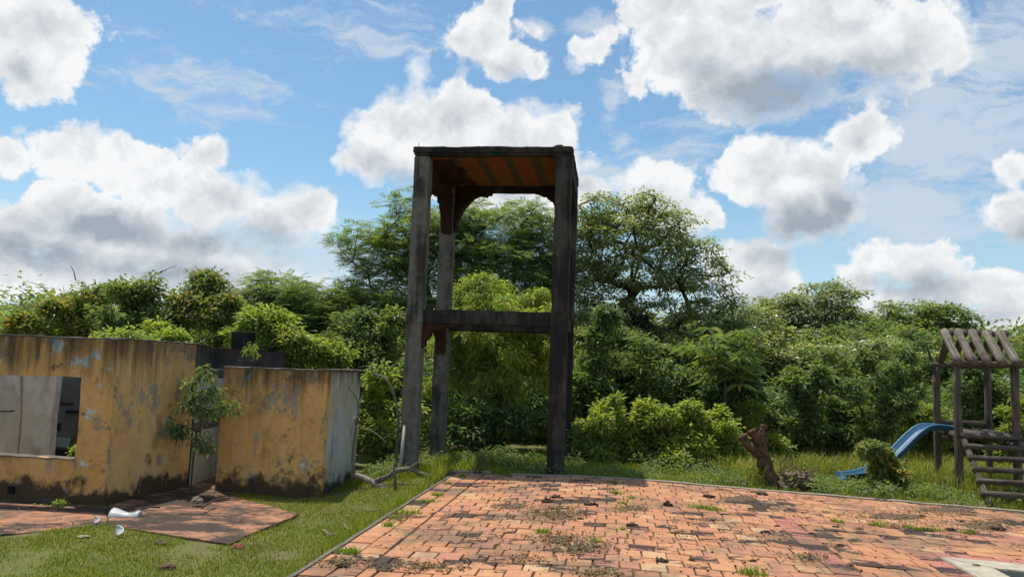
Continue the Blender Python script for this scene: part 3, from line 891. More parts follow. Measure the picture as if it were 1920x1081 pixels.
mudfan('mud_crust', fl + BX * .05 + AX * (PWD + .005) + Z3 * (zm0 + .01), AX, Z3, [(0, 0), (D_, 0), (D_, -.50)] + list(reversed(arc(D_ - .40, -.08, D_ - .05, -.50))) + arc(.50, -.08, .05, -.56) + [(0, -.56)], .18, M['mud2'], 'rust-brown crust under the middle side beam', 9)
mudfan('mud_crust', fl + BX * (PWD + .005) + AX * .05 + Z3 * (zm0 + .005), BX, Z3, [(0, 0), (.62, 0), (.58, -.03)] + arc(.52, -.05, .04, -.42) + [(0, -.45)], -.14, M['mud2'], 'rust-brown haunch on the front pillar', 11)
tube('rebar', [fl + BX * .06 + AX * .06 + Z3 * (zt1 - .05), fl + BX * .062 + AX * .06 + Z3 * (zt1 + .09)], [.006, .005], M['rebar'], tower, 6)
lump('mortar_lump', fl + BX * 2.62 + AX * .06 + Z3 * (zt1 + .005), (.085, .06, .035), M['conc_b'], tower, .35, 2, 3)
for k, (z0, z1, s0, s1) in enumerate(((5.46, 5.30, 2.60, 2.66), (5.44, 5.26, 2.62, 2.60))):
    tube('wire', resample([fl + BX * s0 + AX * -.02 + Z3 * z0, fl + BX * (s0 + s1) / 2 + BX * .03 + AX * -.05 + Z3 * (z0 * .5 + z1 * .5), fl + BX * s1 + AX * -.02 + Z3 * z1], 4), [.004] * 9, M['rebar'], tower, 5)
pp = atz(751, 889, -.12)
tube('plastic_pipe', [fl + BX * .06 + AX * -.15 + Z3 * -.2, fl + BX * .085 + AX * -.036 + Z3 * .68], [.028, .028], M['pvc'], None, 12,
     label='white plastic pipe leaning against the grey front tower pillar', cat='pipe')

# ------------------------------------------------------------------ ruined house
C1 = Vector((-5.73, 11.33)); W1E = Vector((-9.9, 11.85)); C2 = Vector((-5.30, 13.20)); T2 = Vector((-5.40, 15.2))
W3A = Vector((-4.74, 12.95)); W3B = Vector((-2.93, 12.58)); W4E = Vector((-2.75, 14.45))
house = empty('ruined_house', (C1.x, C1.y, -.45), label='roofless ruined house with ochre mouldy walls and an empty window', cat='house')
ZB = -.62
def wall_hole(name, A, B, th, zb, zt, hole, mat, lab=None, rough=.012):
    """upright wall from A to B, thickness to the left of A->B, with one rectangular opening (u0, u1, z0, z1)"""
    A, B = Vector(A), Vector(B)
    L = (B - A).length; d = (B - A) / L; nrm = Vector((-d.y, d.x))
    us = sorted({0, L} | ({hole[0], hole[1]} if hole else set())); zs = sorted({zb, zt} | ({hole[2], hole[3]} if hole else set()))
    bm = bmesh.new(); vv = {}
    def v(u, z, k):
        key = (round(u, 4), round(z, 4), k)
        if key not in vv:
            p = A + d * u + nrm * th * k; vv[key] = bm.verts.new((p.x, p.y, z))
        return vv[key]
    solid = {}
    for i in range(len(us) - 1):
        for j in range(len(zs) - 1):
            um, zm = (us[i] + us[i + 1]) / 2, (zs[j] + zs[j + 1]) / 2
            solid[i, j] = not (hole and hole[0] < um < hole[1] and hole[2] < zm < hole[3])
    for (i, j), sol in solid.items():
        if not sol: continue
        u0, u1, z0, z1 = us[i], us[i + 1], zs[j], zs[j + 1]
        for k in (0, 1): bm.faces.new((v(u0, z0, k), v(u1, z0, k), v(u1, z1, k), v(u0, z1, k)))
        if not solid.get((i - 1, j)): bm.faces.new((v(u0, z0, 0), v(u0, z1, 0), v(u0, z1, 1), v(u0, z0, 1)))
        if not solid.get((i + 1, j)): bm.faces.new((v(u1, z0, 0), v(u1, z0, 1), v(u1, z1, 1), v(u1, z1, 0)))
        if not solid.get((i, j - 1)): bm.faces.new((v(u0, z0, 0), v(u0, z0, 1), v(u1, z0, 1), v(u1, z0, 0)))
        if not solid.get((i, j + 1)): bm.faces.new((v(u0, z1, 0), v(u1, z1, 0), v(u1, z1, 1), v(u0, z1, 1)))
    finish(bm, .16, rough * 1.3, 1.9)
    me = bpy.data.meshes.new(name); bm.to_mesh(me); bm.free()
    return link(name, me, mat, house, **({'label': lab} if lab else {}))
L1 = (C1 - W1E).length
fw = wall_hole('front_wall', W1E, C1, .16, ZB, 1.94, (L1 - 2.1, L1 - .50, .19, 1.37), M['ochre'], 'ochre wall with the empty window')
def strip(name, A, B, th, z, h, mat, parent, over=.02, lab=None):
    A, B = Vector(A), Vector(B); d = (B - A).normalized(); n = Vector((-d.y, d.x))
    p = A - n * over
    return block(name, (p.x, p.y, z), ((B - A).x, (B - A).y, 0), (n.x * (th + 2 * over), n.y * (th + 2 * over), 0), (0, 0, h), mat, parent, .10, .014, 5, .006, **({'label': lab} if lab else {}))
strip('wall_cap', W1E, C1 + (C1 - W1E).normalized() * .02, .16, 1.936, .022, M['walltop'], house, .012)
# window sill and the plaster band round the opening
d1_ = (C1 - W1E).normalized(); n1_ = Vector((-d1_.y, d1_.x))
sa, sb = W1E + d1_ * (L1 - 2.1), W1E + d1_ * (L1 - .495)
strip('window_sill', sa, sb, .16, .188, .02, M['kerb_d'], fw, .018, 'chipped pale window sill')
# round pipe stub, and a near-black block painted as the shade inside a vent
q = aty(21, 666, 11.58)
bm = bmesh.new()
for r0, r1, y0, y1 in ((.042, .030, 0, .02),):
    seg = 20
    ring = []
    for rr, yy in ((r0, 0), (r0, -.03), (r1, -.03), (r1, .02)):
        ring.append([bm.verts.new(Vector((q.x, q.y, q.z)) + BX * rr * math.cos(2 * math.pi * k / seg) + Z3 * rr * math.sin(2 * math.pi * k / seg) + AX * yy) for k in range(seg)])
    for a in range(3):
        for k in range(seg): bm.faces.new((ring[a][k], ring[a][(k + 1) % seg], ring[a + 1][(k + 1) % seg], ring[a + 1][k]))
me = bpy.data.meshes.new('pipe_stub'); bm.to_mesh(me); bm.free()
link('pipe_stub', me, M['kerb'], fw)
q = aty(21, 916, 11.50)
block('vent_shade_block', (q.x - .04, q.y - .02, q.z - .06), BX * .085, AX * .05, Z3 * .10, M['pool'], fw, label='small near-black block standing in for the shade of a vent hole')
# other walls
wall_hole('side_wall', C1 + Vector((.003, .003)), C2, .15, ZB, 1.95, None, M['ochre2'], 'pale ochre wall turning back from the corner')
strip('wall_cap', C1, C2, .15, 1.946, .02, M['walltop'], house, .012)
tw = wall_hole('tiled_wall', C2 + Vector((-.004, .05)), T2, .13, ZB, 1.52, None, M['darkroom'], 'inner wall clad with pale tiles')
dT = (T2 - C2).normalized(); nT = Vector((dT.y, -dT.x))        # towards the doorway
wall_hole('wall_stub', C2 + Vector((-.002, .06)), C2 + dT * .62, .125, 1.523, 1.94, None, M['blackwall'], 'dark broken wall top beside the doorway', .02)
# tiles: rows of pale tiles with one patterned border row
tl = pymesh('tile', [(x, y, z) for y in (-.012, 0) for z in (-.5, .5) for x in (-.5, .5)], [(0, 1, 3, 2), (4, 6, 7, 5), (0, 4, 5, 1), (1, 5, 7, 3), (3, 7, 6, 2), (2, 6, 4, 0)])
def tilemat(name, pat_):
    m, t = material(name)
    if pat_:
        v = t.voro(t.scale(t.P, (1, 1, 1)), 22, 'F1'); v2 = t.voro(t.P, 22, 'DISTANCE_TO_EDGE')
        c = t.mix(t.step(v2, .05, .12), (.36, .35, .32), (.035, .035, .04))
        c = t.mix(t.step(v, .18, .10), c, (.42, .41, .38))
    else:
        c = t.mix(t.step(t.noise(t.P, 3, 6, .65), .4, .7), (.68, .66, .62), (.55, .53, .49))
        c = t.mix(t.step(t.noise(t.scale(t.P, (6, 6, .7)), 1, 6, .6), .55, .75, 0, .7), c, (.10, .095, .085))
    fin(t, c, .35, t.noise(t.P, 20, 3), .1, .005)
    return m
M['tile'] = tilemat('pale_wall_tile', False); M['tileband'] = tilemat('patterned_border_tile', True)
tl.materials.append(M['tile']); tl2 = tl.copy(); tl2.materials.clear(); tl2.materials.append(M['tileband'])
trow = [(-.45, -.20), (-.20, .06), (.06, .32), (.32, .48), (.48, .62), (.62, .86), (.86, 1.10), (1.10, 1.36)]
ncol_t = 7
for r, (z0, z1) in enumerate(trow):
    for c in range(ncol_t):
        if r == 4: me_ = tl2
        else: me_ = tl
        u = .07 + .26 * (c + .5)
        pc = C2 + dT * u + nT * .004
        o = bpy.data.objects.new('tile', me_); col.objects.link(o)
        o.matrix_world = Matrix.Translation((pc.x, pc.y, (z0 + z1) / 2)) @ Matrix.Rotation(math.atan2(dT.y, dT.x), 4, 'Z') @ Matrix.Diagonal((.255, 1, z1 - z0 - .006, 1))
        o.parent = tw
# low bathroom block
lw = wall_hole('low_wall', W3A, W3B, .13, ZB, 1.575, None, M['ochre3'], 'low ochre wall with black mould')
wall_hole('low_wall', W3B + Vector((.001, .131)), W4E, .14, ZB, 1.57, None, M['flaked'], 'end wall with flaked blue-grey paint')
ew = W4E - W3B
strip('wall_cap', W3B - ew.normalized() * .03 + Vector((.012, 0)), W4E, .14, 1.574, .035, M['walltop'], house, .035)
strip('wall_cap', W3A, W3B - (W3B - W3A).normalized() * .20, .13, 1.577, .018, M['walltop'], house, .012)
wall_hole('low_wall', W4E + Vector((-.145, -.003)), Vector((-5.2, 14.85)), .13, ZB, 1.40, None, M['darkroom'])
# black broken walls further back
wall_hole('back_wall', (-6.35, 16.05), (-5.05, 15.90), .14, ZB, 1.95, None, M['blackwall'], 'black stained back wall', .02)
wall_hole('back_wall', (-5.045, 15.90), (-4.62, 15.85), .14, ZB, 1.90, None, M['blackwall'], None, .02)
block('wall_stub', (-5.52, 15.72, 1.2), BX * .34, AX * .12, Z3 * .50, M['blackwall'], house, .15, .02, 3)
block('chimney_block', (-5.74, 15.95, 1.953), BX * .38, AX * .30, Z3 * .34, M['conc_b'], house, .15, .012, 3, .01, label='small black block on the back wall')
# room seen through the window
rx0 = aty(98, 780, 13.2)
wall_hole('room_wall', (-10.2, 13.62), (rx0.x, 13.2), .14, ZB, 1.75, None, M['greyroom'], 'grey room wall seen through the window')
rd = wall_hole('room_wall', (-9.8, 14.75), (-5.6, 14.30), .14, ZB, 1.8, None, M['darkroom'], 'dark broken room wall', .02)
def niche(px, py, wpx, hpx, mat, nm):
    c = aty(px, py, 14.5); c.y = 14.75 - .45 * (c.x + 9.8) / 4.2; k = 14.5 / F
    block(nm, (c.x - wpx * k / 2, c.y - .03, c.z - hpx * k / 2), (wpx * k, 0, 0), (0, .05, 0), (0, 0, hpx * k), mat, rd, .1, .012, 6)
M['paleblue'] = simple('pale_blue_render', (.19, .27, .29), (.13, .18, .20), 6)
niche(97, 800, 22, 14, M['pool'], 'hole'); niche(112, 829, 32, 18, M['paleblue'], 'paint_patch'); niche(108, 850, 30, 13, M['pool'], 'hole')  # near-black blocks stand in for shade inside wall holes; the blue one is paint
niche(140, 772, 36, 4, M['pool'], 'crack'); niche(120, 757, 30, 3, M['pool'], 'crack')  # thin near-black strips: the shade inside cracks as solid colour
# conduit on the grey wall
a, b = aty(44, 705, 13.35), aty(38, 850, 13.35)
tube('conduit', [a + Vector((0, -.06, 0)), (a + b) / 2 + Vector((.03, -.06, 0)), b + Vector((0, -.06, 0))], [.012] * 3, M['kerb'], house, 8)
a, b = aty(-5, 770, 13.38), aty(50, 768, 13.38)
tube('conduit', resample([a + Vector((0, -.07, 0)), (a + b) / 2 + Vector((0, -.06, -.01)), b + Vector((.05, -.05, .02))], 3), [.010] * 7, M['pool'], house, 6)

# ------------------------------------------------------------------ floors outside the house
def floor_poly(name, pts, z1, mat, th=.10, **kw):
    bm = bmesh.new()
    lo = [bm.verts.new((x, y, z1 - th)) for x, y in pts]; hi = [bm.verts.new((x, y, z1)) for x, y in pts]
    bm.faces.new(hi); bm.faces.new(list(reversed(lo)))
    n = len(pts)
    for i in range(n): bm.faces.new((lo[i], lo[(i + 1) % n], hi[(i + 1) % n], hi[i]))
    finish(bm, .16, .001, 1.8)
    for v in bm.verts:
        k = warp(v.co, .02, 1.6) + warp(v.co, .028, 7)
        v.co += Vector((k.x, k.y, k.z * .22))
    me = bpy.data.meshes.new(name); bm.to_mesh(me); bm.free()
    return link(name, me, mat, **kw)
PORCH = [tuple(atz(px, py, -.42)[:2]) for px, py in ((205, 985), (430, 1018), (560, 962), (452, 934))] + [(-4.72, 13.2), (-5.25, 14.6), (-5.40, 13.2), (-5.65, 11.3)]
WALK = [(-8.5, 9.6)] + [tuple(atz(px, py, -.42)[:2]) for px, py in ((-40, 1003), (135, 988), (200, 982))] + [(-5.66, 11.3), (-8.5, 11.6)]
floor_poly('porch_floor', PORCH, -.42, M['porch'], .25, kind='structure', label='worn red floor in front of the doorway')
floor_poly('walkway', WALK, -.432, M['porch'], .25, kind='structure', label='red walkway along the house front')

# ------------------------------------------------------------------ porcelain and rubble in front of the house
def bowl(name, c, ax, r, h, mat, cut=.62, seed=0, **kw):
    """broken sanitary bowl lying on its side: part of a thick turned shell"""
    prof = [(.20, 0), (.26, .10), (.36, .30), (.66, .55), (.92, .80), (1.0, 1.0), (.90, 1.0), (.84, .82), (.58, .60), (.30, .36), (.18, .14)]
    seg = 26; V = []; Fc = []
    ax = Vector(ax).normalized(); u = ax.orthogonal().normalized()
    if u.z < 0: u = -u
    v = ax.cross(u)
    na = int(seg * cut)
    for i in range(na + 1):
        a = 2 * math.pi * (i / seg) - math.pi * cut
        for k, (pr, ph) in enumerate(prof):
            jag = 1.0 + (.06 * mn.noise(Vector((a * 3, k, seed))) if i in (0, na) else 0)
            V.append(Vector(c) + (u * math.cos(a) + v * math.sin(a) * 1.0) * pr * r * jag + ax * ph * h)
    m = len(prof)
    for i in range(na):
        for k in range(m):
            k2 = (k + 1) % m
            Fc.append((i * m + k, i * m + k2, (i + 1) * m + k2, (i + 1) * m + k))
    Fc.append(tuple(range(m))); Fc.append(tuple(reversed(range(na * m, na * m + m))))
    return link(name, pymesh(name, V, Fc, True), mat, **kw)
def toilet(c, ax):
    """toilet bowl lying on its side: flange, waisted foot, oval bowl with rolled rim and hollow inside"""
    prof = [(.0, .0), (.10, .0), (.125, .012), (.120, .05), (.085, .11), (.082, .17), (.115, .26), (.155, .34), (.172, .385), (.176, .405), (.165, .418), (.150, .408), (.128, .34), (.085, .27), (.03, .22), (.0, .21)]
    ax = Vector(ax).normalized(); u = ax.cross(Vector((0, 0, 1))).normalized(); v = u.cross(ax)
    seg = 28; V = []; Fc = []
    for i in range(seg):
        a = 2 * math.pi * i / seg
        for pr, ph in prof:
            pr *= .78; ph *= .9; sway = .05 * (ph / .42) ** 2
            V.append(Vector(c) + u * (math.cos(a) * pr * 1.18 + sway) + v * math.sin(a) * pr * .86 + ax * ph)
    m = len(prof)
    for i in range(seg):
        j = (i + 1) % seg
        for k in range(m - 1):
            Fc.append((i * m + k, j * m + k, j * m + k + 1, i * m + k + 1))
    return link('toilet_bowl', pymesh('toilet_bowl', V, Fc, True), M['porcelain'], None, label='white toilet bowl lying on its side on the porch floor', cat='toilet bowl')
q = atz(262, 968, -.42)
toilet(q + Vector((0, .02, -.005)), (-1, -.10, -.03))
for px, py, rr, lab, sd in ((214, 1005, .10, 'curved white porcelain shard on the grass before the porch', 1), (174, 981, .075, 'small white porcelain shard at the edge of the walkway', 2)):
    p = atz(px, py, -.43)
    p.z = gz(p.x, p.y) + .01
    bowl('porcelain_shard', p, (.2, -.4, .9), rr, rr * .8, M['porcelain'], .36, sd, label=lab, cat='shard', group='porcelain shards by the porch')
p = atz(155, 1011, -.44); p.z = gz(p.x, p.y) + .015
lump('plaster_flake', p, (.085, .05, .014), M['kerb'], None, .3, 2, 4, 2, label='flat pale plaster flake on the lawn left of the porch', cat='rubble')
for px, py, r_, lab, sd in ((446, 1026, .075, 'reddish brick chunk at the near corner of the porch floor', 5), (313, 1060, .085, 'flat brown stone on the lawn in front of the porch', 6), (301, 1018, .07, 'half-buried brown stone beside the porch edge', 8)):
    p = atz(px, py, -.44); p.z = gz(p.x, p.y) + .015
    lump('stone', p, (r_, r_ * .75, r_ * .45), M['soil'] if sd != 5 else M['clay'], None, .4, 1.6, sd, 3, label=lab, cat='stone', group='loose stones on the lawn')
p = atz(370, 940, -.36); p.z = -.335
lump('white_rag', p, (.07, .06, .045), M['kerb'], None, .6, 2.5, 9, 3, label='crumpled white rag in the doorway', cat='rag')
for i, (a, b, lab) in enumerate((((378, 952), (412, 936), 'brown stick lying in the doorway'), ((262, 955), (300, 952), 'thin grey stick beside the broken toilet bowl'))):
    a, b = atz(*a, -.34), atz(*b, -.34)
    tube('stick', [a, (a + b) / 2 + Vector((0, 0, .03)), b + Vector((0, 0, .01))], [.012, .015, .01], M['twig'], None, 6, label=lab, cat='stick')

# ------------------------------------------------------------------ play tower with slide and ladder
pf = Vector((7.87, 13.65, 0)); PWv = Vector((.92, -.15, 0)); PDv = Vector((.56, 1.68, 0))
GP = -.22
play = empty('play_tower', pf + PWv * .5 + PDv * .5 + Z3 * GP, label='weathered log play tower with open log roof, blue slide and ladder', cat='play tower')
prn = random.Random(8)
def log(name, a, b, r, mat=None, parent=None, n=10, taper=.94, seed=None, **kw):
    a, b = Vector(a), Vector(b); m = 7
    pts = [a + (b - a) * i / m + warp(a + (b - a) * i / m, r * .12, 3) for i in range(m + 1)]
    return tube(name, pts, [r * (1 - (1 - taper) * i / m) for i in range(m + 1)], mat or M['log'], parent or play, n, r * .16, 7, seed if seed is not None else prn.random() * 50, **kw)
for a in (0, 1):
    for d in (0, 1):
        p = pf + PWv * a + PDv * d
        log('post', p + Z3 * (gz(p.x, p.y) - .2), p + Z3 * 2.06, .068)
ue, de = PWv.normalized(), PDv.normalized()
for d in (0, 1):
    log('eave_beam', pf + PDv * d - ue * .10 + Z3 * 2.10, pf + PDv * d + PWv + ue * .12 + Z3 * 2.10, .058)
for k in range(5):
    s = -.02 + k * 1.02 / 4
    top = pf + PWv * s + PDv * .5
    log('rafter', top - de * .05 + Z3 * 2.71, pf + PWv * (s + .02) - de * .14 + Z3 * 2.12, .072, M['loglight'], n=12)
    log('rafter', top + PWv * .125 + de * .03 + Z3 * 2.71, pf + PDv + PWv * (s + .125) + de * .14 + Z3 * 2.12, .072, n=12)
# platform
for k in range(11):
    d = .02 + k * .096
    log('platform_log', pf + PDv * d - ue * .02 + Z3 * .84, pf + PDv * d + PWv + ue * .02 + Z3 * .84, .062)
for a in (0, 1):
    log('platform_beam', pf + PWv * a * .82 + PWv * .09 - de * .05 + Z3 * .73, pf + PWv * a * .82 + PWv * .09 + PDv + de * .05 + Z3 * .73, .05)
log('guard_rail', pf + PDv - ue * .05 + Z3 * 1.0, pf + PDv + PWv + ue * .05 + Z3 * 1.0, .05)
# ladder
lb = -PDv * .88
for a in (.07, 1.02):
    log('ladder_rail', pf + PWv * a + de * .02 + Z3 * .86, pf + PWv * a + lb + PWv * .04 + Z3 * (-.12), .05)
for k in range(6):
    f_ = .06 + k * .165
    base = pf + lb * f_ + Z3 * (.86 - .98 * f_)
    log('rung', base + PWv * .02 + Z3 * .055, base + PWv * 1.12 + Z3 * .055, .047, M['log'])
# slide: a swept U section
sl0 = pf + PDv * .50
sdir = Vector((-.978, -.209, 0)); sside = Vector((-.209, .978, 0))
prof = [(0.12, .865), (-.05, .885), (-.28, .905), (-.48, .88), (-.70, .74), (-.98, .50), (-1.26, .28), (-1.55, .12), (-1.88, .03), (-2.22, -.005)]
path = resample([sl0 + sdir * (-x) + Z3 * z for x, z in prof], 4)
cs = [(a_ * .64, b_ * 1.0) for a_, b_ in [(-.27, .085), (-.245, .10), (-.215, .085), (-.19, .012), (-.06, 0), (.06, 0), (.19, .012), (.215, .085), (.245, .10), (.27, .085), (.265, .06), (.235, .06), (.21, -.012), (0, -.03), (-.21, -.012), (-.235, .06), (-.265, .06)]]
V = []; Fc = []
for i, p in enumerate(path):
    tdir = (path[min(i + 1, len(path) - 1)] - path[max(i - 1, 0)]).normalized()
    nn = sside.cross(tdir); nn = nn if nn.z > 0 else -nn
    for a, b in cs: V.append(p + sside * a + nn * b)
m = len(cs)
for i in range(len(path) - 1):
    for k in range(m):
        Fc.append((i * m + k, i * m + (k + 1) % m, (i + 1) * m + (k + 1) % m, (i + 1) * m + k))
Fc.append(tuple(range(m))); Fc.append(tuple(reversed(range((len(path) - 1) * m, len(path) * m))))
link('slide', pymesh('slide', V, Fc, True), M['blue'], play, label='faded blue plastic slide')

# ------------------------------------------------------------------ tree stump, roots and log by the kerb
sp = atz(1446, 916, -.14); sp.z = gz(sp.x, sp.y)
k_ = sp.y / F
def spx(px, py, dy=0): return aty(px, py, sp.y + dy)
stump = empty('tree_stump', sp, label='brown dead tree stump with two short arms beyond the kerb', cat='tree stump')
tp = [sp + Z3 * -.25 + Vector((.02, 0, 0)), spx(1447, 912), spx(1438, 880), spx(1428, 850), spx(1424, 828), spx(1428, 808), spx(1432, 795)]
tube('trunk', resample(tp, 9), lerp_list([.20, .165, .118, .108, .102, .075, .055], 9), M['stump'], stump, 28, .07, 9, 1)
tube('arm', resample([spx(1424, 850), spx(1410, 842, -.05), spx(1398, 828, -.08), spx(1392, 815, -.1)], 4), lerp_list([.085, .075, .065, .058], 4), M['stump'], stump, 16, .045, 12, 2)
tube('arm', resample([spx(1424, 830), spx(1416, 818, -.08), spx(1410, 806, -.12)], 4), lerp_list([.085, .07, .062], 4), M['stump'], stump, 16, .045, 12, 5)
M['root'] = simple('fibrous_root', (.25, .17, .10), (.13, .085, .05), 12, .98, 1.0, 30)
rp = atz(1490, 918, -.15)
rootb = empty('root_ball', rp, label='tangled brown root mass beside the tree stump', cat='root mass')
rg = random.Random(4)
for k in range(9):
    c = rp + Vector((rg.uniform(-.30, .26), rg.uniform(-.12, .22), rg.uniform(.02, .22)))
    lump('root_clump', c, (rg.uniform(.11, .18), rg.uniform(.10, .15), rg.uniform(.09, .15)), M['root'], rootb, .7, 2.6, k * 1.7, 3)
for k in range(60):
    a = rp + Vector((rg.uniform(-.25, .25), rg.uniform(-.1, .2), rg.uniform(.05, .28)))
    v = Vector((rg.uniform(-1, 1), rg.uniform(-.6, .6), rg.uniform(.0, 1))).normalized() * rg.uniform(.10, .34)
    tube('root', [a, a + v * .5 + Vector((rg.uniform(-.04, .04), 0, rg.uniform(-.04, .04))), a + v], [.011, .008, .003], M['root'], rootb, 5)
lg = atz(1530, 921, -.14)
tube('log_piece', [lg + Vector((-.13, .03, .06)), lg + Vector((0, 0, .075)), lg + Vector((.17, -.02, .07))], [.085, .095, .08], M['stump'], None, 12, .04, 7, 3, label='short broken log beside the root mass at the kerb', cat='log')

# ------------------------------------------------------------------ fallen branch on the lawn
Db = 12.6
def bp(px, py, D=Db, lift=0): 
    return aty(px, py, D) + Vector((0, 0, lift))
fb = empty('fallen_branch', bp(740, 905), label='bleached fallen tree branch lying between the house and the tower', cat='branch')
def br(path, rad, mat='deadwood', nm='limb', n=9):
    pts = resample(path, 4)
    rad = [r_ * .95 for r_ in rad]
    tube(nm, pts, lerp_list(rad, 4)[:len(pts)], M[mat], fb, n, rad[0] * .25, 9, len(path))
br([bp(664, 889, 13.0), bp(690, 899, 12.9), bp(715, 913, 12.7), bp(733, 926, 12.5), bp(740, 938, 12.3), bp(751, 943, 12.2)], [.045, .05, .05, .042, .03, .018])
br([bp(706, 901, 12.8), bp(724, 894, 12.7), bp(745, 882, 12.6), bp(768, 877, 12.55), bp(782, 867, 12.5), bp(791, 860, 12.5)], [.05, .045, .04, .032, .022, .012], 'deaddark')
br([bp(768, 878, 12.55), bp(790, 887, 12.45), bp(810, 893, 12.4), bp(826, 897, 12.4), bp(838, 885, 12.6), bp(850, 884, 12.8)], [.032, .032, .03, .025, .02, .012], 'deaddark')
br([bp(712, 908, 12.7), bp(735, 915, 12.6), bp(765, 918, 12.5), bp(783, 922, 12.4)], [.035, .03, .026, .016])
br([bp(738, 928, 12.4), bp(741, 905, 12.35), bp(739, 880, 12.3), bp(741, 862, 12.3)], [.032, .026, .022, .010], 'deaddark')
br([bp(742, 902, 12.5), bp(758, 908, 12.5), bp(761, 917, 12.5)], [.014, .012, .008], nm='twig', n=6)
br([bp(739, 938, 12.3), bp(733, 950, 12.2), bp(736, 958, 12.1)], [.015, .012, .006], 'deaddark', 'twig', 6)
sbx = empty('leaning_branch', bp(664, 889, 13.0), label='thin leaning dead branch with white twigs at the end wall', cat='branch')
fb_keep, fb = fb, sbx
br([bp(664, 889, 13.0), bp(661, 860, 13.0), bp(664, 830, 13.0), bp(668, 800, 13.0), bp(672, 770, 13.0), bp(668, 745, 13.0), bp(656, 728, 13.0), bp(648, 716, 13.0)], [.035, .028, .024, .02, .016, .012, .009, .005], 'deaddark')
br([bp(666, 800, 13.0), bp(665, 782, 12.95), bp(659, 806, 12.9), bp(657, 828, 12.9)], [.012, .014, .013, .008])
br([bp(665, 799, 12.95), bp(685, 802, 12.9), bp(703, 811, 12.9), bp(718, 823, 12.9), bp(725, 831, 12.9)], [.012, .010, .010, .009, .004], nm='twig', n=6)
br([bp(718, 822, 12.9), bp(732, 813, 12.9), bp(744, 803, 12.9)], [.007, .006, .003], 'deaddark', 'twig', 6)
br([bp(658, 782, 12.95), bp(680, 781, 12.95)], [.008, .004], nm='twig', n=6)
br([bp(671, 766, 13.0), bp(680, 740, 13.2), bp(676, 735, 13.2)], [.008, .006, .003], 'deaddark', 'twig', 6)
# climbing pale dead stem left of the tower
sbx = empty('dead_sapling', bp(745, 860, 14.2), label='pale crooked dead stem beside the grey tower pillar', cat='branch')
fb = sbx
br([bp(747, 780, 14.2), bp(741, 748, 14.2), bp(732, 722, 14.2), bp(718, 706, 14.2), bp(700, 700, 14.2), bp(696, 685, 14.2), bp(700, 676, 14.2)], [.03, .026, .022, .018, .014, .010, .006])
br([bp(700, 700, 14.2), bp(690, 686, 14.2), bp(672, 688, 14.2)], [.010, .007, .003], nm='twig', n=6)
br([bp(747, 780, 14.2), bp(745, 830, 14.2), bp(742, 875, 14.2)], [.03, .032, .035], 'deaddark')
for a, b, c, lab in (((606, 985), (620, 999), (640, 1001), 'thin grey stick on the lawn near the terrace kerb'), ((645, 978), (651, 988), (661, 995), 'pale bent stick beside the terrace kerb'), ((686, 958), (700, 962), (716, 962), 'thin bleached stick on the lawn below the fallen branch')):
    P3 = []
    for q_ in (a, b, c):
        p = atz(*q_, -.34); p.z = gz(p.x, p.y) + .05; P3.append(p)
    tube('stick', resample(P3, 3), [.012, .012, .011, .011, .010, .008, .006], M['deadwood'], None, 6, label=lab, cat='stick')

# ------------------------------------------------------------------ vegetation
rng = np.random.default_rng(7)
def unit(v): return v / (np.linalg.norm(v, axis=-1, keepdims=True) + 1e-9)
def rand_dirs(n): return unit(rng.normal(size=(n, 3)))
def leaves(P, D, N, L, W, fold=.22, droop=.15):
    """pointed folded leaves: 4 vertices, 2 triangles each"""
    D = unit(D); S = unit(np.cross(D, N)); Nn = np.cross(S, D)
    L = L[:, None]; W = W[:, None]
    dz = np.zeros_like(P); dz[:, 2] = -1
    tip = P + D * L + dz * L * droop
    mid = P + D * L * .45 + dz * L * droop * .25
    V = np.stack([P, mid + S * W * .5 + Nn * W * fold, tip, mid - S * W * .5 + Nn * W * fold], 1)
    b = (np.arange(len(P)) * 4)[:, None, None]
    T = np.array([[0, 1, 2], [0, 2, 3]])[None] + b
    return V.reshape(-1, 3), T.reshape(-1, 3)
def join(parts):
    V = []; T = []; n = 0
    for v, t in parts:
        V.append(v); T.append(t + n); n += len(v)
    return np.concatenate(V), np.concatenate(T)
